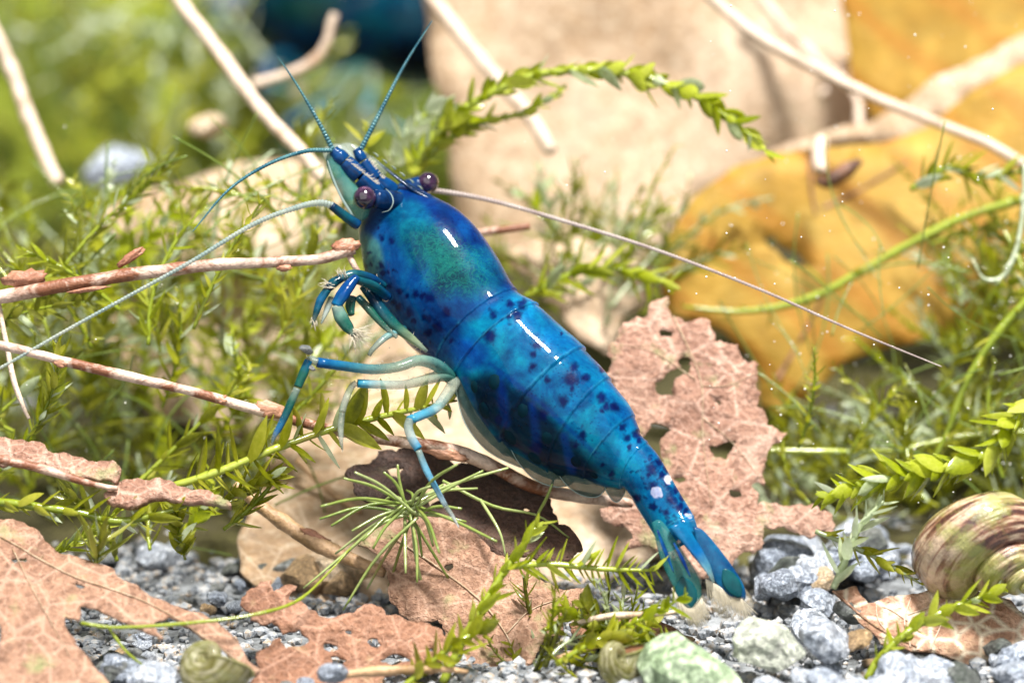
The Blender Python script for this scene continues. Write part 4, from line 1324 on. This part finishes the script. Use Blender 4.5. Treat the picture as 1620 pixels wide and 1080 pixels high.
def shell(name, label, px, py, d, R, axis, up, mat, whorls=4.2, grow=0.20, tub=0.52, high=1.2, ribs=0.0, spin=0.0):
    """R = radius of the last whorl in photo pixels, axis = direction of the apex"""
    n, k = 260, 28
    ph = np.linspace(0, 2 * np.pi * whorls, n)
    g = np.exp(grow * (ph - ph[-1]))
    z = np.asarray(axis, float)
    z /= np.linalg.norm(z)
    x = np.asarray(up, float)
    x = x - z * (x @ z)
    x /= np.linalg.norm(x)
    y = np.cross(z, x)
    S = R * K
    th = np.linspace(0, 2 * np.pi, k, endpoint=False)
    PH, TH = np.meshgrid(ph, th, indexing='ij')
    Gm = np.repeat(g[:, None], k, 1)
    rib = 1 + ribs * np.sin(PH * 14) ** 6
    rad = Gm * (1 - tub + tub * np.cos(TH) * rib)
    hh = high * (1 - Gm) + Gm * tub * 1.05 * np.sin(TH) * rib
    A = PH + spin
    o = P(px, py, d)
    V = o + S * ((rad * np.cos(A))[..., None] * x + (rad * np.sin(A))[..., None] * y + hh[..., None] * z)
    V = V.reshape(-1, 3)
    V = V + (fbm(V, 14, 4, 3) - 0.5)[:, None] * 0.012
    F = []
    for i in range(n - 1):
        for j in range(k):
            a, b = i * k + j, i * k + (j + 1) % k
            F.append((a, b, b + k, a + k))
    F.append(tuple(range(k - 1, -1, -1)))
    root = empty(name, V[np.argmin(V[:, 2])], label, 'snail')
    ob = mesh('shell', V, F, M[mat], root)
    at = ob.data.attributes.new('coil', 'FLOAT_VECTOR', 'POINT')
    C3 = np.stack([PH.ravel() * 0.35, np.cos(TH).ravel() * 1.6, np.sin(TH).ravel() * 1.6], 1)
    at.data.foreach_set('vector', C3.ravel())
    # the lip closes the last whorl
    lip = V[-k:]
    c = lip.mean(0)
    tube_V, tube_F = tube_geo(np.vstack([lip, lip[:1]]), 0.006, 6)
    mesh('lip', tube_V, tube_F, M[mat], root)
    q = np.vstack([lip + (c - lip) * 0.06, [c]])
    mesh('operculum', q, [(j, (j + 1) % k, k) for j in range(k)], M['twig_dark'], root)
    return root


cvec = lambda r, u, f: RV * r + UV * u + FV * f
shell('snail', 'banded cream and brown turret snail shell on the veined leaf', 1545, 835, 15.7, 128, cvec(0.52, -0.62, -0.62), cvec(-0.5, 0.8, 0), 'shell_banded', whorls=5, grow=0.11, tub=0.5, high=1.2, spin=2.3)
shell('ramshorn_snail', 'translucent greenish ramshorn snail half under the frayed tan strip', 330, 1045, 15.15, 76, cvec(-0.35, 0.45, -0.8), cvec(1, 0, 0), 'shell_amber', whorls=3.4, grow=0.2, tub=0.46, high=0.12, spin=3.4)
shell('ramshorn_snail', 'small amber ramshorn snail with a visible spiral below the tan leaf scrap', 972, 1040, 15.25, 62, cvec(0.75, 0.1, -0.65), cvec(0, 1, 0), 'shell_amber', whorls=3.6, grow=0.18, tub=0.42, high=0.10, spin=1.2)

# ------------------------------------------------------------------ gravel
STONES = []
for i in range(8):
    V, F = ICO[3]
    q = np.array([rnd.uniform(0.8, 1.25), rnd.uniform(0.8, 1.2), rnd.uniform(0.65, 0.95)])
    W = V.copy()
    for _ in range(13):
        nn = np.array([rnd.gauss(0, 1) for _ in range(3)])
        nn /= np.linalg.norm(nn)
        dd = W @ nn - rnd.uniform(0.62, 0.86)
        W = W - np.outer(np.clip(dd, 0, None), nn)
    W = W * q * 1.15 * (0.92 + 0.30 * (fbm(V + i * 9, 1.5, i, 4) - 0.5) + 0.16 * (fbm(V + i, 5, i + 40, 3) - 0.5))[:, None]
    W0 = V * q * (0.62 + 0.75 * fbm(V + i * 9, 1.5, i, 4) + 0.34 * (fbm(V + i, 4.5, i + 40, 3) - 0.5))[:, None]
    me = bpy.data.meshes.new('stone')
    me.from_pydata(W.tolist(), [], F)
    me.polygons.foreach_set('use_smooth', [False] * len(me.polygons))
    STONES.append(me)
SM = {}


def stone(px, py, r, mat, label, group=None, lift=0.35, zoff=0.0, name='gravel_stone', d=None, seed=None):
    me = STONES[rnd.randrange(8)]
    key = (me.name, mat)
    if key not in SM:
        m2 = me.copy()
        m2.name = 'stone'
        m2.materials.clear()
        m2.materials.append(M[mat])
        SM[key] = m2
    o = bpy.data.objects.new(name, SM[key])
    COL.objects.link(o)
    R = r * K
    p = P(px, py, d) if d else on_plane(px, py, np.array([0, 0, R * 0.5 + zoff - 0.12]), np.array([0, 0, 1.0]))
    o.location = p
    o.scale = (R * rnd.uniform(0.85, 1.15), R * rnd.uniform(0.85, 1.15), R * rnd.uniform(0.8, 1.1))
    o.rotation_euler = (rnd.uniform(-.5, .5), rnd.uniform(-.5, .5), rnd.uniform(0, 6.28))
    tag(o, label, 'stone', group)
    return o


GC = {'gravel_blue': 'blue grey', 'gravel_dark': 'dark grey', 'gravel_tan': 'tan'}


KEEP = [(330, 1045, 85, 70), (970, 1045, 62, 50), (1212, 1005, 48, 55), (1100, 1072, 66, 50), (1440, 980, 115, 55), (1545, 860, 110, 120), (60, 980, 90, 120), (230, 960, 80, 20), (530, 1010, 140, 60), (760, 960, 130, 120), (1120, 940, 70, 60)]


def scatter(n, x0, x1, y0, y1, rmin, rmax, w, where, zmax=0.0):
    for i in range(n):
        m = rnd.choices(list(GC), w)[0]
        y = y0 + (y1 - y0) * math.sqrt(rnd.random())
        r = rmin + (rmax - rmin) * rnd.random() ** 1.8
        x = rnd.uniform(x0, x1)
        if any(abs(x - a) < c + r * 0.7 and abs(y - b) < d + r * 0.7 for (a, b, c, d) in KEEP):
            continue
        stone(x, y, r, m, 'small %s gravel stone %s' % (GC[m], where), '%s gravel %s' % (GC[m], where), zoff=rnd.uniform(0, zmax))


scatter(130, 1170, 1640, 870, 1090, 14, 40, (8, 1.4, 0.5), 'around the veined leaf', 0.05)
scatter(80, 1180, 1470, 845, 935, 22, 50, (9, 0.6, 0.2), 'heaped behind the veined leaf', 0.12)
scatter(110, 110, 420, 860, 1080, 14, 38, (6, 3, 0.7), 'beside the frayed tan leaf', 0.03)
scatter(40, 400, 640, 840, 960, 18, 46, (5, 3, 1.2), 'behind the rust brown leaf', 0.03)
scatter(60, 420, 1180, 1000, 1090, 14, 32, (5, 3, 1.0), 'in front of the brown leaf', 0.02)
stone(1214, 1022, 50, 'stone_white', 'chalky white crusted stone just below the tail fan', name='stone', d=15.3)
stone(1100, 1072, 74, 'stone_green', 'pale algae green stone below the small amber snail', name='stone', d=15.15)
stone(1300, 1010, 48, 'gravel_blue', 'large blue grey stone right of the chalky stone', name='stone', d=15.35)
stone(1345, 965, 30, 'gravel_dark', 'dark rounded stone in the gap left of the veined leaf', name='stone', d=15.7)
stone(1455, 1062, 34, 'gravel_blue', 'angular blue grey stone under the veined leaf edge', name='stone', d=15.25)
stone(248, 1072, 34, 'gravel_blue', 'speckled blue grey stone beside the translucent ramshorn snail', name='stone', d=15.1)
stone(1350, 1015, 26, 'gravel_tan', 'crumbly cream tan stone above the angular blue grey stone', name='stone', d=15.4)
stone(530, 1062, 26, 'gravel_blue', 'pale grey stone lying against the rust brown leaf', name='stone', d=15.1)
stone(190, 262, 56, 'gravel_blue', 'blurred pale grey stone sitting in moss behind the straight twig', name='stone', d=20.0)
stone(325, 200, 30, 'gravel_tan', 'blurred beige lump in moss beside the straight pale twig', name='stone', d=18.8)
stone(485, 553, 11, 'gravel_dark', 'tiny grey grain clinging to the front walking leg joint', name='sand_grain', d=15.62)
stone(493, 582, 7, 'gravel_dark', 'tiny dark grain stuck under the front walking leg joint', name='sand_grain', d=15.64)

t = NT('grit')
c = t.ramp(t.noise(22, 3, 0.7), [(0.32, (0.04, 0.045, 0.05)), (0.44, (0.20, 0.22, 0.25)), (0.56, (0.36, 0.36, 0.36)), (0.66, (0.30, 0.2, 0.11)), (0.74, (0.7, 0.7, 0.7))])
t.base(c)
t.set(Roughness=0.45)
M['grit'] = t.m
# fine grit between the stones
r = random.Random(41)
V0, F0 = ICO[1]
Vs, Fs, off = [], [], 0
for i in range(5200):
    x, y = r.uniform(-40, 1660), r.uniform(810, 1100)
    s = (4 + 11 * r.random() ** 2) * K
    p = on_plane(x, y, np.array([0, 0, -0.12]), np.array([0, 0, 1.0]))
    p[2] = ground_z(p[0], p[1]) + s * 0.5
    Vs.append(p + V0 * np.array([r.uniform(.7, 1.3), r.uniform(.7, 1.3), r.uniform(.6, 1.0)]) * s * (0.8 + 0.4 * np.array([r.random() for _ in range(len(V0))]))[:, None])
    Fs += [tuple(q + off for q in f) for f in F0]
    off += len(V0)
tag(mesh('grit', np.vstack(Vs), Fs, M['grit'], None, False), 'fine pale grit between the gravel stones', 'gravel', kind='stuff')

# ------------------------------------------------------------------ moss
def leaf_proto(w, fold, curl, seg=5):
    V, F = [], []
    for i in range(seg + 1):
        t = i / seg
        ww = w * (math.sin(math.pi * min(1, t * 0.92 + 0.08)) ** 0.75) * (1 - 0.35 * t) if i < seg else 0.0
        z = curl * t * t
        V += [(-ww, t, z + fold * ww), (0, t, z - 0.02), (ww, t, z + fold * ww)]
    for i in range(seg):
        a = i * 3
        F += [(a, a + 1, a + 4, a + 3), (a + 1, a + 2, a + 5, a + 4)]
    return np.array(V), F


PROTO = {'ovate': leaf_proto(0.30, 0.35, 0.12), 'lance': leaf_proto(0.19, 0.4, 0.2), 'narrow': leaf_proto(0.11, 0.4, 0.25), 'cup': leaf_proto(0.36, 0.6, 0.25)}
LM = {}


def leaf_mesh(kind, mat):
    if (kind, mat) not in LM:
        V, F = PROTO[kind]
        me = bpy.data.meshes.new('leaf')
        me.from_pydata(V.tolist(), [], F)
        me.polygons.foreach_set('use_smooth', [True] * len(F))
        me.materials.append(M[mat])
        LM[(kind, mat)] = me
    return LM[(kind, mat)]


def leaf_frames(C, count, length, r, angle=55, rows=2, jitter=0.35, u0=0.05, face=None):
    """positions and axes of leaves along the path C"""
    T, N, B = frames(C)
    out = []
    n = len(C)
    ph0 = r.uniform(0, 6.28)
    for i in range(count):
        u = u0 + (1 - u0) * (i + r.uniform(-.25, .25)) / max(1, count - 1)
        j = int(min(max(u, 0), 1) * (n - 1))
        t, nn, bb = T[j], N[j], B[j]
        ph = ph0 + i * (2 * math.pi / rows if rows < 3 else 2.4) + r.uniform(-jitter, jitter) * (1.5 if rows < 3 else 1)
        if face is not None and rows < 3:
            f = np.cross(t, face)
            f /= np.linalg.norm(f) + 1e-9
            g = np.cross(t, f)
            o = f * math.cos(i * math.pi + r.uniform(-.5, .5)) + g * math.sin(r.uniform(-.9, .9))
        else:
            o = nn * math.cos(ph) + bb * math.sin(ph)
        o /= np.linalg.norm(o) + 1e-9
        a = math.radians(angle * r.uniform(0.7, 1.25))
        y = t * math.cos(a) + o * math.sin(a)
        x = np.cross(y, t)
        x /= np.linalg.norm(x) + 1e-9
        z = np.cross(x, y)
        L = length * K * r.uniform(0.5, 1.35) * (1 - 0.45 * max(0, u - 0.75) / 0.25)
        out.append((C[j], x, y, z, L))
    return out


def shoot(label, path, stem_r, leaf_len, count, kind='lance', lmat='moss_leaf', smat='moss_stem', group=None, seed=0, angle=55, rows=2, face=True, name='moss_shoot'):
    r = random.Random(seed)
    leaf_len *= 1.3
    count = int(count * 1.35)
    stem_r *= 0.8
    W = pts3(path) if not isinstance(path, np.ndarray) else path
    C = catmull(W, 60)
    root = empty(name, C[np.argmin(C[:, 2])], label, 'moss', group)
    b = wloc(root)
    n = 40
    Cs = C[::2] if len(C) > 50 else C
    rr = np.interp(np.linspace(0, 1, len(Cs)), [0, 0.7, 1], [stem_r, stem_r * 0.85, stem_r * 0.3]) * K
    V, F = tube_geo(Cs, rr, 7)
    Ck = np.repeat(Cs, 7, axis=0)
    V = Ck + (V - Ck) * (0.75 + 0.5 * vnoise(V, 22, seed))[:, None]
    mesh('stem', V, F, M[smat], root)
    for (c, x, y, z, L) in leaf_frames(C, count, leaf_len, r, angle, rows, face=(FV if face else None)):
        kk = kind if r.random() < 0.8 else r.choice(['lance', 'ovate', 'narrow'])
        mm = lmat if r.random() < 0.9 else 'moss_pale'
        o = bpy.data.objects.new('leaf', leaf_mesh(kk, mm))
        COL.objects.link(o)
        o.parent = root
        m = Matrix.Identity(4)
        for i in range(3):
            m[i][0], m[i][1], m[i][2], m[i][3] = x[i] * L, y[i] * L, z[i] * L, c[i] - b[i]
        o.matrix_basis = m
    return root


shoot('bright moss strand arching high over the shrimp against the cream leaf',
      [(640, 310, 17.1), (668, 240, 17.05), (735, 172, 17.0), (830, 124, 16.95), (900, 112, 16.9), (960, 112, 16.9), (1040, 128, 16.88), (1120, 165, 16.85), (1180, 208, 16.82), (1218, 246, 16.8)], 9, 42, 54, 'cup', 'moss_bright', seed=1, angle=52, rows=3)
shoot('lower side branch of the arching moss strand', [(640, 290, 17.1), (690, 235, 17.1), (760, 195, 17.08), (830, 178, 17.05), (890, 140, 17.05)], 7, 26, 30, 'ovate', 'moss_bright', seed=2, angle=40, rows=3)
shoot('pale tipped moss sprig at the root of the arching strand', [(625, 275, 17.2), (640, 225, 17.2), (680, 175, 17.2), (720, 165, 17.2)], 6, 34, 22, 'ovate', 'moss_pale', seed=3, angle=50, rows=3)
shoot('vivid green moss stem leaning across the brown leaf', [(700, 1080, 15.35), (728, 1020, 15.38), (760, 962, 15.42), (800, 900, 15.46), (828, 862, 15.48), (852, 828, 15.5)], 8.5, 34, 30, 'lance', 'moss_bright', seed=4, angle=48, rows=3)
shoot('level moss branch with evenly spaced leaves pointing to the tail fan', [(806, 896, 15.47), (870, 892, 15.5), (960, 900, 15.52), (1044, 902, 15.55)], 6.5, 34, 34, 'lance', 'moss_bright', seed=5, angle=72, rows=2)
shoot('broad leaved moss strand under the tips of the walking legs', [(270, 770, 15.72), (340, 748, 15.72), (430, 712, 15.76), (520, 680, 15.84), (620, 655, 15.95), (730, 632, 16.1)], 8.5, 48, 40, 'ovate', 'moss_leaf', seed=6, angle=70, rows=2)
shoot('pale glossy moss strand below the reddish bark flake', [(-30, 790, 15.62), (50, 800, 15.6), (130, 812, 15.6), (200, 824, 15.6), (330, 790, 15.66)], 8, 36, 30, 'lance', 'moss_leaf', seed=7, angle=55, rows=3)
shoot('dense bright moss strand reaching over the turret snail', [(1650, 615, 15.5), (1600, 670, 15.5), (1560, 715, 15.52), (1480, 742, 15.55), (1390, 762, 15.58), (1300, 785, 15.6)], 8, 40, 60, 'ovate', 'moss_bright', seed=8, angle=50, rows=3)
shoot('moss strand lying across the veined leaf', [(1370, 1075, 15.3), (1400, 1030, 15.32), (1450, 990, 15.36), (1510, 960, 15.4), (1590, 930, 15.45)], 8, 32, 30, 'ovate', 'moss_bright', seed=9, angle=55, rows=3)
shoot('whitish moss sprig rising from the gravel before the dense strand', [(1318, 930, 15.6), (1340, 880, 15.58), (1362, 830, 15.56), (1400, 790, 15.55)], 7, 36, 16, 'lance', 'moss_pale', 'moss_pale', seed=10, angle=50, rows=3)
shoot('whitish moss side sprig pointing down at the blurred gravel', [(1290, 840, 15.75), (1350, 865, 15.72), (1400, 890, 15.7), (1460, 925, 15.68)], 5, 28, 18, 'lance', 'moss_leaf', 'moss_pale', seed=11, angle=55, rows=3)
shoot('thick yellow green stem bending down beside the golden leaf', [(1660, 440, 16.9), (1590, 512, 16.85), (1530, 600, 16.8), (1500, 680, 16.8), (1465, 750, 16.8)], 10, 26, 16, 'narrow', 'moss_leaf', seed=12, angle=50, rows=3)
shoot('long blurred green stem sloping over the golden leaf', [(1660, 305, 17.5), (1540, 338, 17.5), (1440, 385, 17.5), (1360, 430, 17.5), (1280, 472, 17.5), (1180, 492, 17.5), (1070, 484, 17.5)], 11, 36, 22, 'narrow', 'moss_leaf', seed=13, angle=75, rows=3)
shoot('level green stem in the dark gap under the golden leaf', [(1200, 712, 16.9), (1300, 714, 16.9), (1420, 712, 16.95), (1520, 690, 17.0), (1650, 680, 17.0)], 7, 24, 18, 'narrow', 'moss_leaf', seed=14, angle=60, rows=3)
shoot('leafy moss tuft under the end of the long pale stem', [(1440, 300, 17.2), (1500, 265, 17.2), (1560, 280, 17.2), (1650, 262, 17.2)], 7, 34, 36, 'lance', 'moss_leaf', seed=15, angle=60, rows=3)
shoot('pale hooked moss stem dangling below the leafy tuft', [(1622, 260, 16.9), (1618, 340, 16.9), (1606, 400, 16.9), (1585, 438, 16.9), (1556, 440, 16.9), (1536, 405, 16.9)], 6, 16, 14, 'narrow', 'moss_pale', 'moss_pale', seed=16, angle=40, rows=3)
shoot('curved green strand from the gravel to the rust brown leaf', [(128, 985, 15.2), (185, 992, 15.2), (300, 985, 15.2), (400, 972, 15.25), (470, 950, 15.35), (520, 905, 15.5), (560, 860, 15.6)], 3.6, 8, 8, 'narrow', 'moss_leaf', seed=17, angle=30, rows=3)
shoot('thin green strand drooping onto the gravel by the frayed leaf', [(170, 990, 15.22), (200, 1030, 15.2), (232, 1056, 15.2)], 3.4, 8, 4, 'narrow', 'moss_leaf', seed=18, angle=30, rows=3)
shoot('tangled moss strand beneath the tail fan', [(1120, 1050, 15.5), (1060, 1030, 15.5), (1000, 1000, 15.5), (940, 985, 15.5), (890, 962, 15.55)], 6, 34, 34, 'ovate', 'moss_bright', seed=19, angle=60, rows=3)
shoot('low moss strand leaning on the tan leaf scrap', [(880, 1050, 15.35), (950, 1010, 15.35), (1000, 1000, 15.5), (1035, 985, 15.6)], 6, 30, 30, 'ovate', 'moss_leaf', seed=20, angle=60, rows=3)
shoot('moss sprig growing between the brown leaf and the small amber snail', [(640, 1085, 15.2), (690, 1040, 15.22), (735, 1010, 15.25), (780, 985, 15.3)], 7, 32, 22, 'ovate', 'moss_leaf', seed=21, angle=60, rows=3)
shoot('moss strand hiding behind the shrimp back', [(830, 470, 17.0), (900, 435, 17.0), (970, 425, 17.0), (1060, 450, 17.0)], 7, 40, 34, 'lance', 'moss_bright', seed=22, angle=60, rows=3)
shoot('dark star shaped moss tip at the edge of the tan leaf', [(150, 900, 15.45), (155, 870, 15.45), (165, 848, 15.45)], 5, 44, 14, 'narrow', 'moss_olive', 'moss_olive', seed=23, angle=65, rows=3)

LK = {'lance': 'pointed', 'narrow': 'needle thin', 'ovate': 'broad'}
LC = {'moss_leaf': 'green', 'moss_bright': 'bright lime', 'moss_olive': 'dull olive'}


def random_path(x0, x1, y0, y1, d0, d1, L0, L1, ang0, ang1, r):
    x, y, d = r.uniform(x0, x1), r.uniform(y0, y1), r.uniform(d0, d1)
    L = r.uniform(L0, L1)
    a = math.radians(r.uniform(ang0, ang1))
    da = math.radians(r.uniform(-60, 60))
    dd = r.uniform(-0.25, 0.25)
    pts = []
    for i in range(5):
        pts.append((x, y, d))
        x += L / 4 * math.cos(a)
        y -= L / 4 * math.sin(a)
        d += dd / 4
        a += da / 4
    return pts


rm = random.Random(99)
def bunch(n, region, d0, d1, L0, L1, ang, where, kinds, mats, seed, lens=(22, 38), stems=(3, 5)):
    for i in range(n):
        k, m = rm.choice(kinds), rm.choice(mats)
        p = random_path(*region, d0, d1, L0, L1, *ang, rm)
        shoot('%s moss shoot with %s leaves %s' % (LC[m], LK[k], where), p, rm.uniform(*stems), rm.uniform(*lens), rm.randrange(16, 26), k, m, 'moss_stem', '%s %s leaved moss %s' % (LC[m], LK[k], where), seed + i, rm.uniform(40, 70), 3)


A3 = ['lance', 'narrow', 'ovate']
C3_ = ['moss_leaf', 'moss_leaf', 'moss_bright', 'moss_olive']
bunch(16, (-60, 480, 480, 560), 16.2, 17.2, 120, 260, (20, 160), 'between the two long twigs', A3, C3_, 200)
bunch(16, (-60, 520, 640, 780), 16.1, 17.1, 130, 280, (20, 160), 'under the slender sloping twig', A3, C3_, 230)
bunch(10, (60, 560, 330, 420), 16.8, 17.6, 120, 240, (20, 160), 'above the level twig', A3, C3_, 260)
bunch(7, (60, 380, 800, 900), 15.7, 16.4, 100, 220, (20, 160), 'above the frayed tan leaf', A3, C3_, 280)
bunch(16, (1230, 1640, 700, 830), 16.5, 17.5, 100, 200, (10, 170), 'under the golden leaf', ['lance', 'narrow'], ['moss_leaf', 'moss_leaf', 'moss_olive'], 300, (20, 34), (3, 6))
bunch(6, (1460, 1660, 380, 560), 16.8, 17.6, 130, 260, (10, 170), 'beside the thick yellow green stem', ['lance', 'narrow'], ['moss_leaf', 'moss_bright', 'moss_olive'], 330, (20, 34), (3, 6))


def moss_mass(name, label, n, region, d0, d1, L0, L1, ang, leaf_len, mats, seed, per=22):
    """uncountable tangle: many shoots in one mesh"""
    r = random.Random(seed)
    Vs, Fs, Mi = [], [], []
    off = 0
    for i in range(n):
        p = pts3(random_path(*region, d0, d1, L0, L1, *ang, r))
        C = catmull(p, 16)
        V, F = tube_geo(C, np.linspace(1, 0.4, 16) * r.uniform(2.5, 5) * K, 4)
        Vs.append(V)
        Fs += [tuple(q + off for q in f) for f in F]
        off += len(V)
        mi = r.randrange(len(mats))
        Mi += [mi] * len(F)
        pv, pf = PROTO[r.choice(['lance', 'ovate', 'narrow'])]
        for (c, x, y, z, L) in leaf_frames(C, per, leaf_len * r.uniform(0.7, 1.3), r, 55, 3):
            Vs.append(c + L * (pv[:, :1] * x + pv[:, 1:2] * y + pv[:, 2:] * z))
            Fs += [tuple(q + off for q in f) for f in pf]
            off += len(pv)
            m2 = mi if r.random() < 0.9 else len(mats) - 1
            Mi += [m2] * len(pf)
    o = mesh(name, np.vstack(Vs), Fs, None)
    for m in mats:
        o.data.materials.append(M[m])
    o.data.polygons.foreach_set('material_index', Mi)
    tag(o, label, 'moss', kind='stuff')
    return o


MM = ['moss_leaf', 'moss_bright', 'moss_olive', 'moss_pale']
moss_mass('moss', 'deep tangle of green moss behind the twigs', 210, (-120, 600, 470, 920), 17.2, 18.6, 150, 320, (20, 160), 34, MM, 1)
moss_mass('moss', 'blurred mound of green moss under the straight pale twig', 190, (-120, 600, 40, 460), 22.0, 26.0, 200, 420, (10, 170), 46, MM, 2, 18)
moss_mass('moss', 'shadowy moss thicket under and beside the golden leaf', 130, (1220, 1700, 720, 920), 17.2, 18.4, 120, 240, (10, 170), 32, ['moss_leaf', 'moss_olive', 'moss_olive', 'moss_pale'], 3)
moss_mass('moss', 'moss thicket hanging beside the thick yellow green stem', 60, (1470, 1720, 420, 760), 17.4, 18.2, 120, 260, (10, 170), 30, ['moss_leaf', 'moss_olive', 'moss_bright', 'moss_pale'], 6)
moss_mass('moss', 'low moss tangle among gravel and leaf scraps', 32, (820, 990, 985, 1100), 15.3, 15.8, 60, 120, (20, 160), 26, MM, 4, 16)
moss_mass('moss', 'moss carpet between the cream leaf and the pale leaf tip', 40, (780, 1080, 400, 520), 17.6, 18.4, 120, 240, (20, 160), 34, MM, 5, 16)

# thread algae woven through the moss
r = random.Random(5)
Vs, Fs, off = [], [], 0
for i in range(110):
    reg = (-60, 560, 300, 880) if i < 70 else (1230, 1660, 400, 860)
    C = catmull(pts3(random_path(*reg, 16.6, 17.4, 80, 240, 10, 170, r)), 14)
    V, F = tube_geo(C, r.uniform(0.9, 2.0) * K, 4)
    Vs.append(V)
    Fs += [tuple(q + off for q in f) for f in F]
    off += len(V)
tag(mesh('thread_algae', np.vstack(Vs), Fs, M['needle_green']), 'fine green algae threads woven through the moss', 'algae', kind='stuff')

# the needle tuft at the tip of the third leg
tuft = empty('needle_tuft', P(650, 812, 15.75), 'spiky tuft of thin green needles beneath the shrimp', 'water plant')
r = random.Random(31)
ND = [(505, 805), (510, 820), (525, 835), (530, 870), (540, 960), (560, 845), (575, 925), (620, 930), (640, 900), (685, 975), (710, 915), (690, 868), (780, 858), (800, 745), (765, 742), (720, 735), (700, 770), (630, 732), (560, 742), (545, 760), (610, 745), (590, 870), (655, 920), (740, 830), (730, 800), (600, 800), (570, 860), (525, 900), (668, 880), (700, 870), (750, 770), (640, 770), (585, 790), (675, 770), (540, 890)]
for i, (x, y) in enumerate(ND):
    bx, by, bd = 652 + r.uniform(-14, 14), 806 + r.uniform(-12, 12), 15.74 + r.uniform(-.06, .06)
    e = (x + r.uniform(-6, 6), y + r.uniform(-6, 6), bd + r.uniform(-0.28, 0.2))
    mid = ((bx + e[0]) / 2 + r.uniform(-8, 8), (by + e[1]) / 2 - r.uniform(0, 14), (bd + e[2]) / 2)
    tube('needle', pts3([(bx, by, bd), mid, e]), [2.4, 2.8, 2.6, 1.8], M['needle_green'], tuft, 10, 6)
for pth in ([(700, 760, 15.9), (780, 800, 15.9), (850, 815, 15.95), (900, 850, 16.0)], [(850, 815, 15.95), (868, 780, 15.9), (880, 745, 15.9)], [(760, 790, 15.9), (790, 840, 15.8), (800, 880, 15.8)], [(655, 810, 15.74), (600, 830, 15.7), (540, 880, 15.65), (480, 930, 15.6)]):
    tube('needle', pts3(pth), [2.6, 2.8, 2.2, 1.4], M['needle_green'], tuft, 14, 6)

# ------------------------------------------------------------------ the second shrimp, far behind
def copy_tree(o, parent=None):
    c = o.copy()
    COL.objects.link(c)
    c.parent = parent
    for ch in list(o.children):
        copy_tree(ch, c)
    return c


s2 = copy_tree(shrimp)
tag(s2, 'blue shrimp with shade coloured into its shell far behind and out of focus above the moss', 'shrimp')
s2.rotation_euler = (0, math.radians(-42), math.radians(8))
c0 = P(860, 560, 15.9) - np.array(shrimp.location)
Rm = s2.rotation_euler.to_matrix()
s2.location = Vector(P(640, 15, 22.0)) - Rm @ Vector(c0)

dk = M['shrimp_shell'].copy()  # shell copy multiplied darker, so shade on the far shrimp is painted
dk.name = 'shrimp_shell_shaded'
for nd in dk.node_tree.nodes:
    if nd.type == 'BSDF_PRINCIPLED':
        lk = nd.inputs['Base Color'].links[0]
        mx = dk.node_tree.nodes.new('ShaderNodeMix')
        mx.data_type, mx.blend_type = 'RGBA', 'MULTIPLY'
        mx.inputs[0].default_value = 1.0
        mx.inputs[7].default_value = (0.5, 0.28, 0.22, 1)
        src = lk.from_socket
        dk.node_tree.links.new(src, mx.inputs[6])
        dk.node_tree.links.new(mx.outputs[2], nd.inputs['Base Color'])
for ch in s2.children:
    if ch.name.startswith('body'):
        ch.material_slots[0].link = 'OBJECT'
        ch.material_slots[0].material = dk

# ------------------------------------------------------------------ drifting specks
r = random.Random(77)
Vs, Fs, off = [], [], 0
V0, F0 = ICO[1]
for i in range(260):
    reg = r.random()
    p = P(r.uniform(0, 1620), r.uniform(200, 1080), r.uniform(15.9, 17.4)) if reg < 0.5 else P(r.uniform(1100, 1620), r.uniform(0, 800), r.uniform(15.6, 17.2))
    s = r.uniform(0.7, 2.0) * K
    Vs.append(p + V0 * s)
    Fs += [tuple(q + off for q in f) for f in F0]
    off += len(V0)
simple('speck_white', (0.75, 0.74, 0.68), 0.4)
tag(mesh('drifting_specks', np.vstack(Vs), Fs, M['speck_white']), 'fine pale specks drifting in the water', 'specks', kind='stuff')
